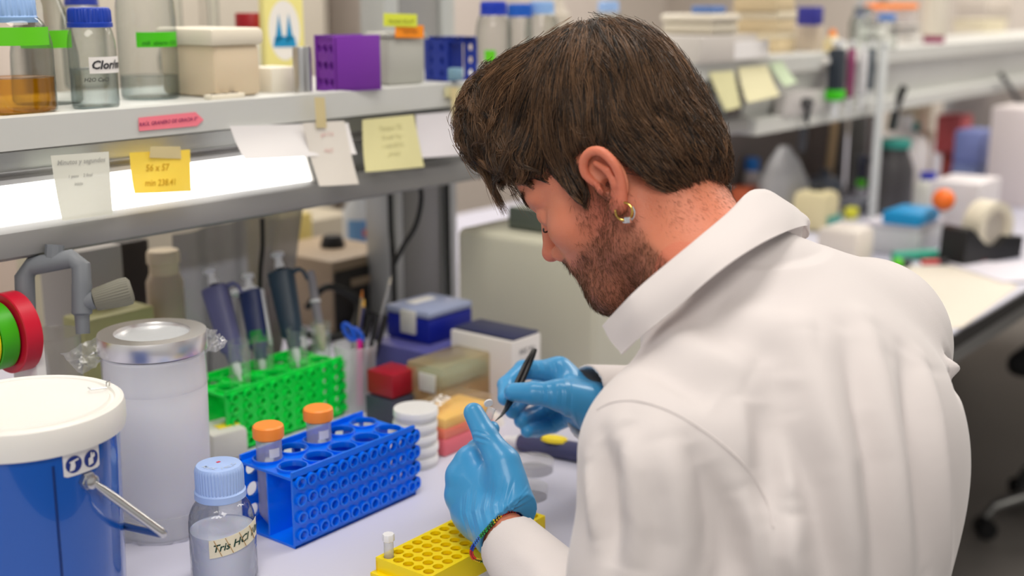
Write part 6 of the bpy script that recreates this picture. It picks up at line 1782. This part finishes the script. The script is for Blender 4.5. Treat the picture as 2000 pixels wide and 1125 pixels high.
# long loose fringe in front of the forehead
def guide(pl, n, spread, r, seed):
    rr = np.random.default_rng(seed); pl = np.array([V3(p_) for p_ in pl]); k = 12
    tt = np.linspace(0, 1, k); seg = np.linspace(0, 1, len(pl))
    base = np.stack([np.interp(tt, seg, pl[:, c]) for c in range(3)], 1)
    for _ in range(2): base[1:-1] = (base[:-2] + base[1:-1] * 2 + base[2:]) / 4
    o = rr.normal(size=(n, 1, 3)) * spread * (1 - .5 * tt[None, :, None]) + base[None]
    o += np.cumsum(rr.normal(size=(n, k, 3)) * spread * .10, axis=1)
    amp = rr.normal(size=(n, 1, 3)) * .0022; o += amp * np.sin(tt[None, :, None] * rr.uniform(2, 5, (n, 1, 1)) + rr.uniform(0, 6, (n, 1, 1)))
    ln = rr.uniform(.7, 1.0, n)
    o = np.stack([np.stack([np.interp(tt * l, tt, o[i, :, c]) for c in range(3)], 1) for i, l in enumerate(ln)])
    return o, np.full(n, r) * rr.uniform(.8, 1.4, n)
tF = dep(HEADM @ Vector((-.03, .115, .07)))
gs = []
for pl, n, sp in ((((915, 285), (945, 325), (958, 365), (988, 424)), 110, .0024), (((930, 300), (950, 335), (968, 378), (990, 416)), 80, .0024),
                  (((960, 320), (985, 342), (1000, 350)), 90, .005), (((905, 262), (925, 300), (955, 330)), 90, .005),
                  (((990, 335), (1015, 350), (1040, 356)), 100, .004), (((1030, 335), (1060, 352), (1085, 362)), 80, .004),
                  (((900, 250), (905, 285), (930, 310)), 60, .004), (((935, 300), (948, 340), (962, 372)), 10, .004), (((915, 290), (925, 325), (945, 355)), 8, .004),
                  (((985, 340), (1010, 385), (1040, 425)), 10, .003)):
    tt_ = tF - .004
    gs.append(guide([at(u, v, tt_ + (u - 960) * -.00012) for u, v in pl], n, sp, .00030, len(gs) + 20))
PF = np.concatenate([g_[0] for g_ in gs]); RF = np.concatenate([g_[1] for g_ in gs])
strands('hair_fringe', PF, RF, hs_, np.clip(rng.normal(.55, .25, len(PF)), 0, 1), HAIR)
# beard, eyebrow, lashes, nape fuzz
Nn = vnorm(hp, hq)
def short(name, mask, n, dirv, ln, lift, r, tone, k=4, seed=1, jit=.28):
    rr = np.random.default_rng(seed); w = mask / mask.sum(); i = rr.choice(len(hp), n, p=w)
    p = hp[i] + rr.normal(size=(n, 3)) * .0007; nn = Nn[i]
    d = np.array(dirv)[None] + rr.normal(size=(n, 3)) * jit
    d -= nn * (d * nn).sum(1, keepdims=True); d /= np.linalg.norm(d, axis=1, keepdims=True) + 1e-9
    L = rr.uniform(ln[0], ln[1], n)
    o = []; 
    for j in range(k):
        s = j / (k - 1); dd = d * s + nn * (lift * s - .35 * lift * s * s); o.append(p - nn * .0004 + dd * L[:, None])
    Q = np.stack(o, 1) @ np.array(HEADM.to_3x3()).T + np.array(HEADM.translation)
    return strands(name, Q, np.full(n, r), hairmat('beard_hair', (52, 34, 24), (128, 88, 60), .5, .3), np.clip(rr.normal(tone, .25, n), 0, 1), PN)
hx, hy_, hz2 = hp.T
lm_ = (hx < .03)
short('beard', (bm_ * lm_) ** 1.5 + 1e-12, 11000, (-.05, .10, -1), (.0035, .0080), .5, .00012, .45, seed=2, jit=.4)
brow = np.exp(-((hz2 - .034 - .10 * (np.abs(hx) - .025)) / .0035) ** 2) * sst(.006, .012, np.abs(hx)) * sst(.052, .044, np.abs(hx)) * (hy_ > .06)
short('eyebrow', brow + 1e-12, 900, (-.9, -.2, .05), (.005, .009), .3, .00018, .1, seed=3, jit=.2)
nape = sst(-.035, -.050, hz2) * sst(-.085, -.060, hz2) * sst(-.02, -.04, hy_) * (hx < .04)
short('nape_hair', nape + 1e-12, 900, (0, -.3, -1), (.003, .006), .35, .00009, .5, seed=4)
for sx in (-1,):
    L = [HEADM @ Vector((sx * x_, .0938 - (x_ - .031) ** 2 * 30 - .001, -.0015 - .002 * math.sin((x_ - .018) / .026 * PI))) - OP for x_ in np.linspace(.018, .044, 9)]
    B().tube(L, .0009, 6).obj('eyelashes', mat('lash', (24, 18, 16), .5), PN)
# earring: gold hoop with a silver bar and cube
lobe = HEADM @ Vector((-.0835, -.007, -.033))
Mr = Matrix.Translation(lobe - OP) @ HEADM.to_3x3().to_4x4()
ER_ = B().tube([Mr @ Vector((-.001, .0080 * math.cos(a), .0080 * math.sin(a) - .001)) for a in [k * PI / 16 for k in range(32)]], .0012, 10, closed=True).obj('hoop_earring', mat('gold', (206, 170, 90), .22, metal=1.), PN)
B().tube([Mr @ Vector((.001, .0085 * math.cos(a), .0085 * math.sin(a) - .0025)) for a in [PI * .95 + k * PI / 16 for k in range(14)]], .0011, 10).obj('silver_ring', mat('silver', (214, 214, 216), .2, metal=1.), ER_)
B().box((-.0025, -.0045, -.0085), (.005, .0055, .0055), .0004, M=Mr @ Matrix.Rotation(.5, 4, 'X')).obj('cube_charm', mat('silver'), ER_)
# beaded bracelet
brp = [(978, 1006, 1.222), (957, 1027, 1.212), (938, 1048, 1.208), (924, 1067, 1.208), (921, 1081, 1.212), (929, 1092, 1.218), (950, 1094, 1.232), (990, 1080, 1.262), (1022, 1040, 1.268), (1020, 1012, 1.250), (1000, 1001, 1.232)]
brp = [at(*q_) - OP for q_ in brp]; nB = len(brp); BP = []
for i in range(nB):
    p0, p1, p2, p3 = brp[i - 1], brp[i], brp[(i + 1) % nB], brp[(i + 2) % nB]
    for k in range(10):
        s = k / 10; BP.append(.5 * ((2 * p1) + (-p0 + p2) * s + (2 * p0 - 5 * p1 + 4 * p2 - p3) * s ** 2 + (-p0 + 3 * p1 - 3 * p2 + p3) * s ** 3))
BR = B().tube(BP, .0016, 8, closed=True).obj('bracelet', mat('cord_black', (18, 18, 20), .6), PN)
cols_ = [(230, 196, 40), (40, 130, 60), (40, 150, 70), (60, 120, 200), (30, 60, 160), (196, 40, 50), (220, 60, 40), (230, 190, 40), (60, 150, 60)]
for run in range((len(BP) + 6) // 7):
    b = B(); ci = run % len(cols_); c = cols_[ci]
    for k in range(run * 7, min(run * 7 + 7, len(BP)), 2):
        tg = (BP[(k + 1) % len(BP)] - BP[k - 1]).normalized(); sd_ = tg.cross(FW).normalized()
        for e in (-1, 1):
            q_ = BP[k] + sd_ * (.0010 * e) - FW * .0011 + tg * (.0005 * e)
            b.lathe([(.0011 * math.sin(j * PI / 5) + .00005, -.0011 * math.cos(j * PI / 5)) for j in range(6)], 8, M=Matrix.Translation(q_))
    if b.v: b.obj('beads', mat('bead_%d' % ci, c, .35), BR)
# tweezers
tw = thing('tweezers', 'black curved tweezers held in the right glove, pointing at the left thumb', 'tweezers', (0, 0, 0))
bkt = mat('tweezer_black', (22, 21, 23), .32)
for s_, nm in ((-1, 'arm'), (1, 'arm')):
    o = RT * (.0008 * s_); o2 = RT * (.0024 * s_)
    ptsT = [at(1045, 682, 1.425) + o * .3, at(1030, 712, 1.418) + o2, at(1012, 752, 1.405) + o2 * 1.2, at(996, 784, 1.392) + o2 * .8, at(988, 800, 1.370) + o, at(979, 812, 1.355) + o * .4, at(968, 822, 1.340)]
    out = []
    for i in range(len(ptsT) - 1):
        for k in range(4): out.append(ptsT[i].lerp(ptsT[i + 1], k / 4))
    out.append(ptsT[-1])
    rs = np.interp(np.linspace(0, 1, len(out)), [0, .05, .3, .6, .8, 1], [.0024, .0030, .0030, .0022, .0013, .0005])
    B().tube(out, rs, 10).obj(nm, bkt, tw)
t = thing('microtube', 'tiny clear microtube with open lid pinched in the left glove', 'tube', at(955, 812, 1.316))
ttm = clear('microtube')
axu = (RT * .35 - DN).normalized(); Mm = axu.to_track_quat('Z', 'Y').to_matrix().to_4x4()
b = B(); b.cap1 = False; b.lathe([(.0001, -.016), (.002, -.015), (.0045, -.002), (.0045, .008), (.0055, .009)], 20, M=Mm).obj('tube', ttm, t)
B().lathe([(.0001, .001), (.0050, .001), (.0050, -.001), (.0001, -.001)], 16, M=Mm @ Matrix.Translation((.0085, 0, .012)) @ Matrix.Rotation(1.1, 4, 'Y')).obj('lid', mat('tube_lid', (232, 232, 234), .3), t)
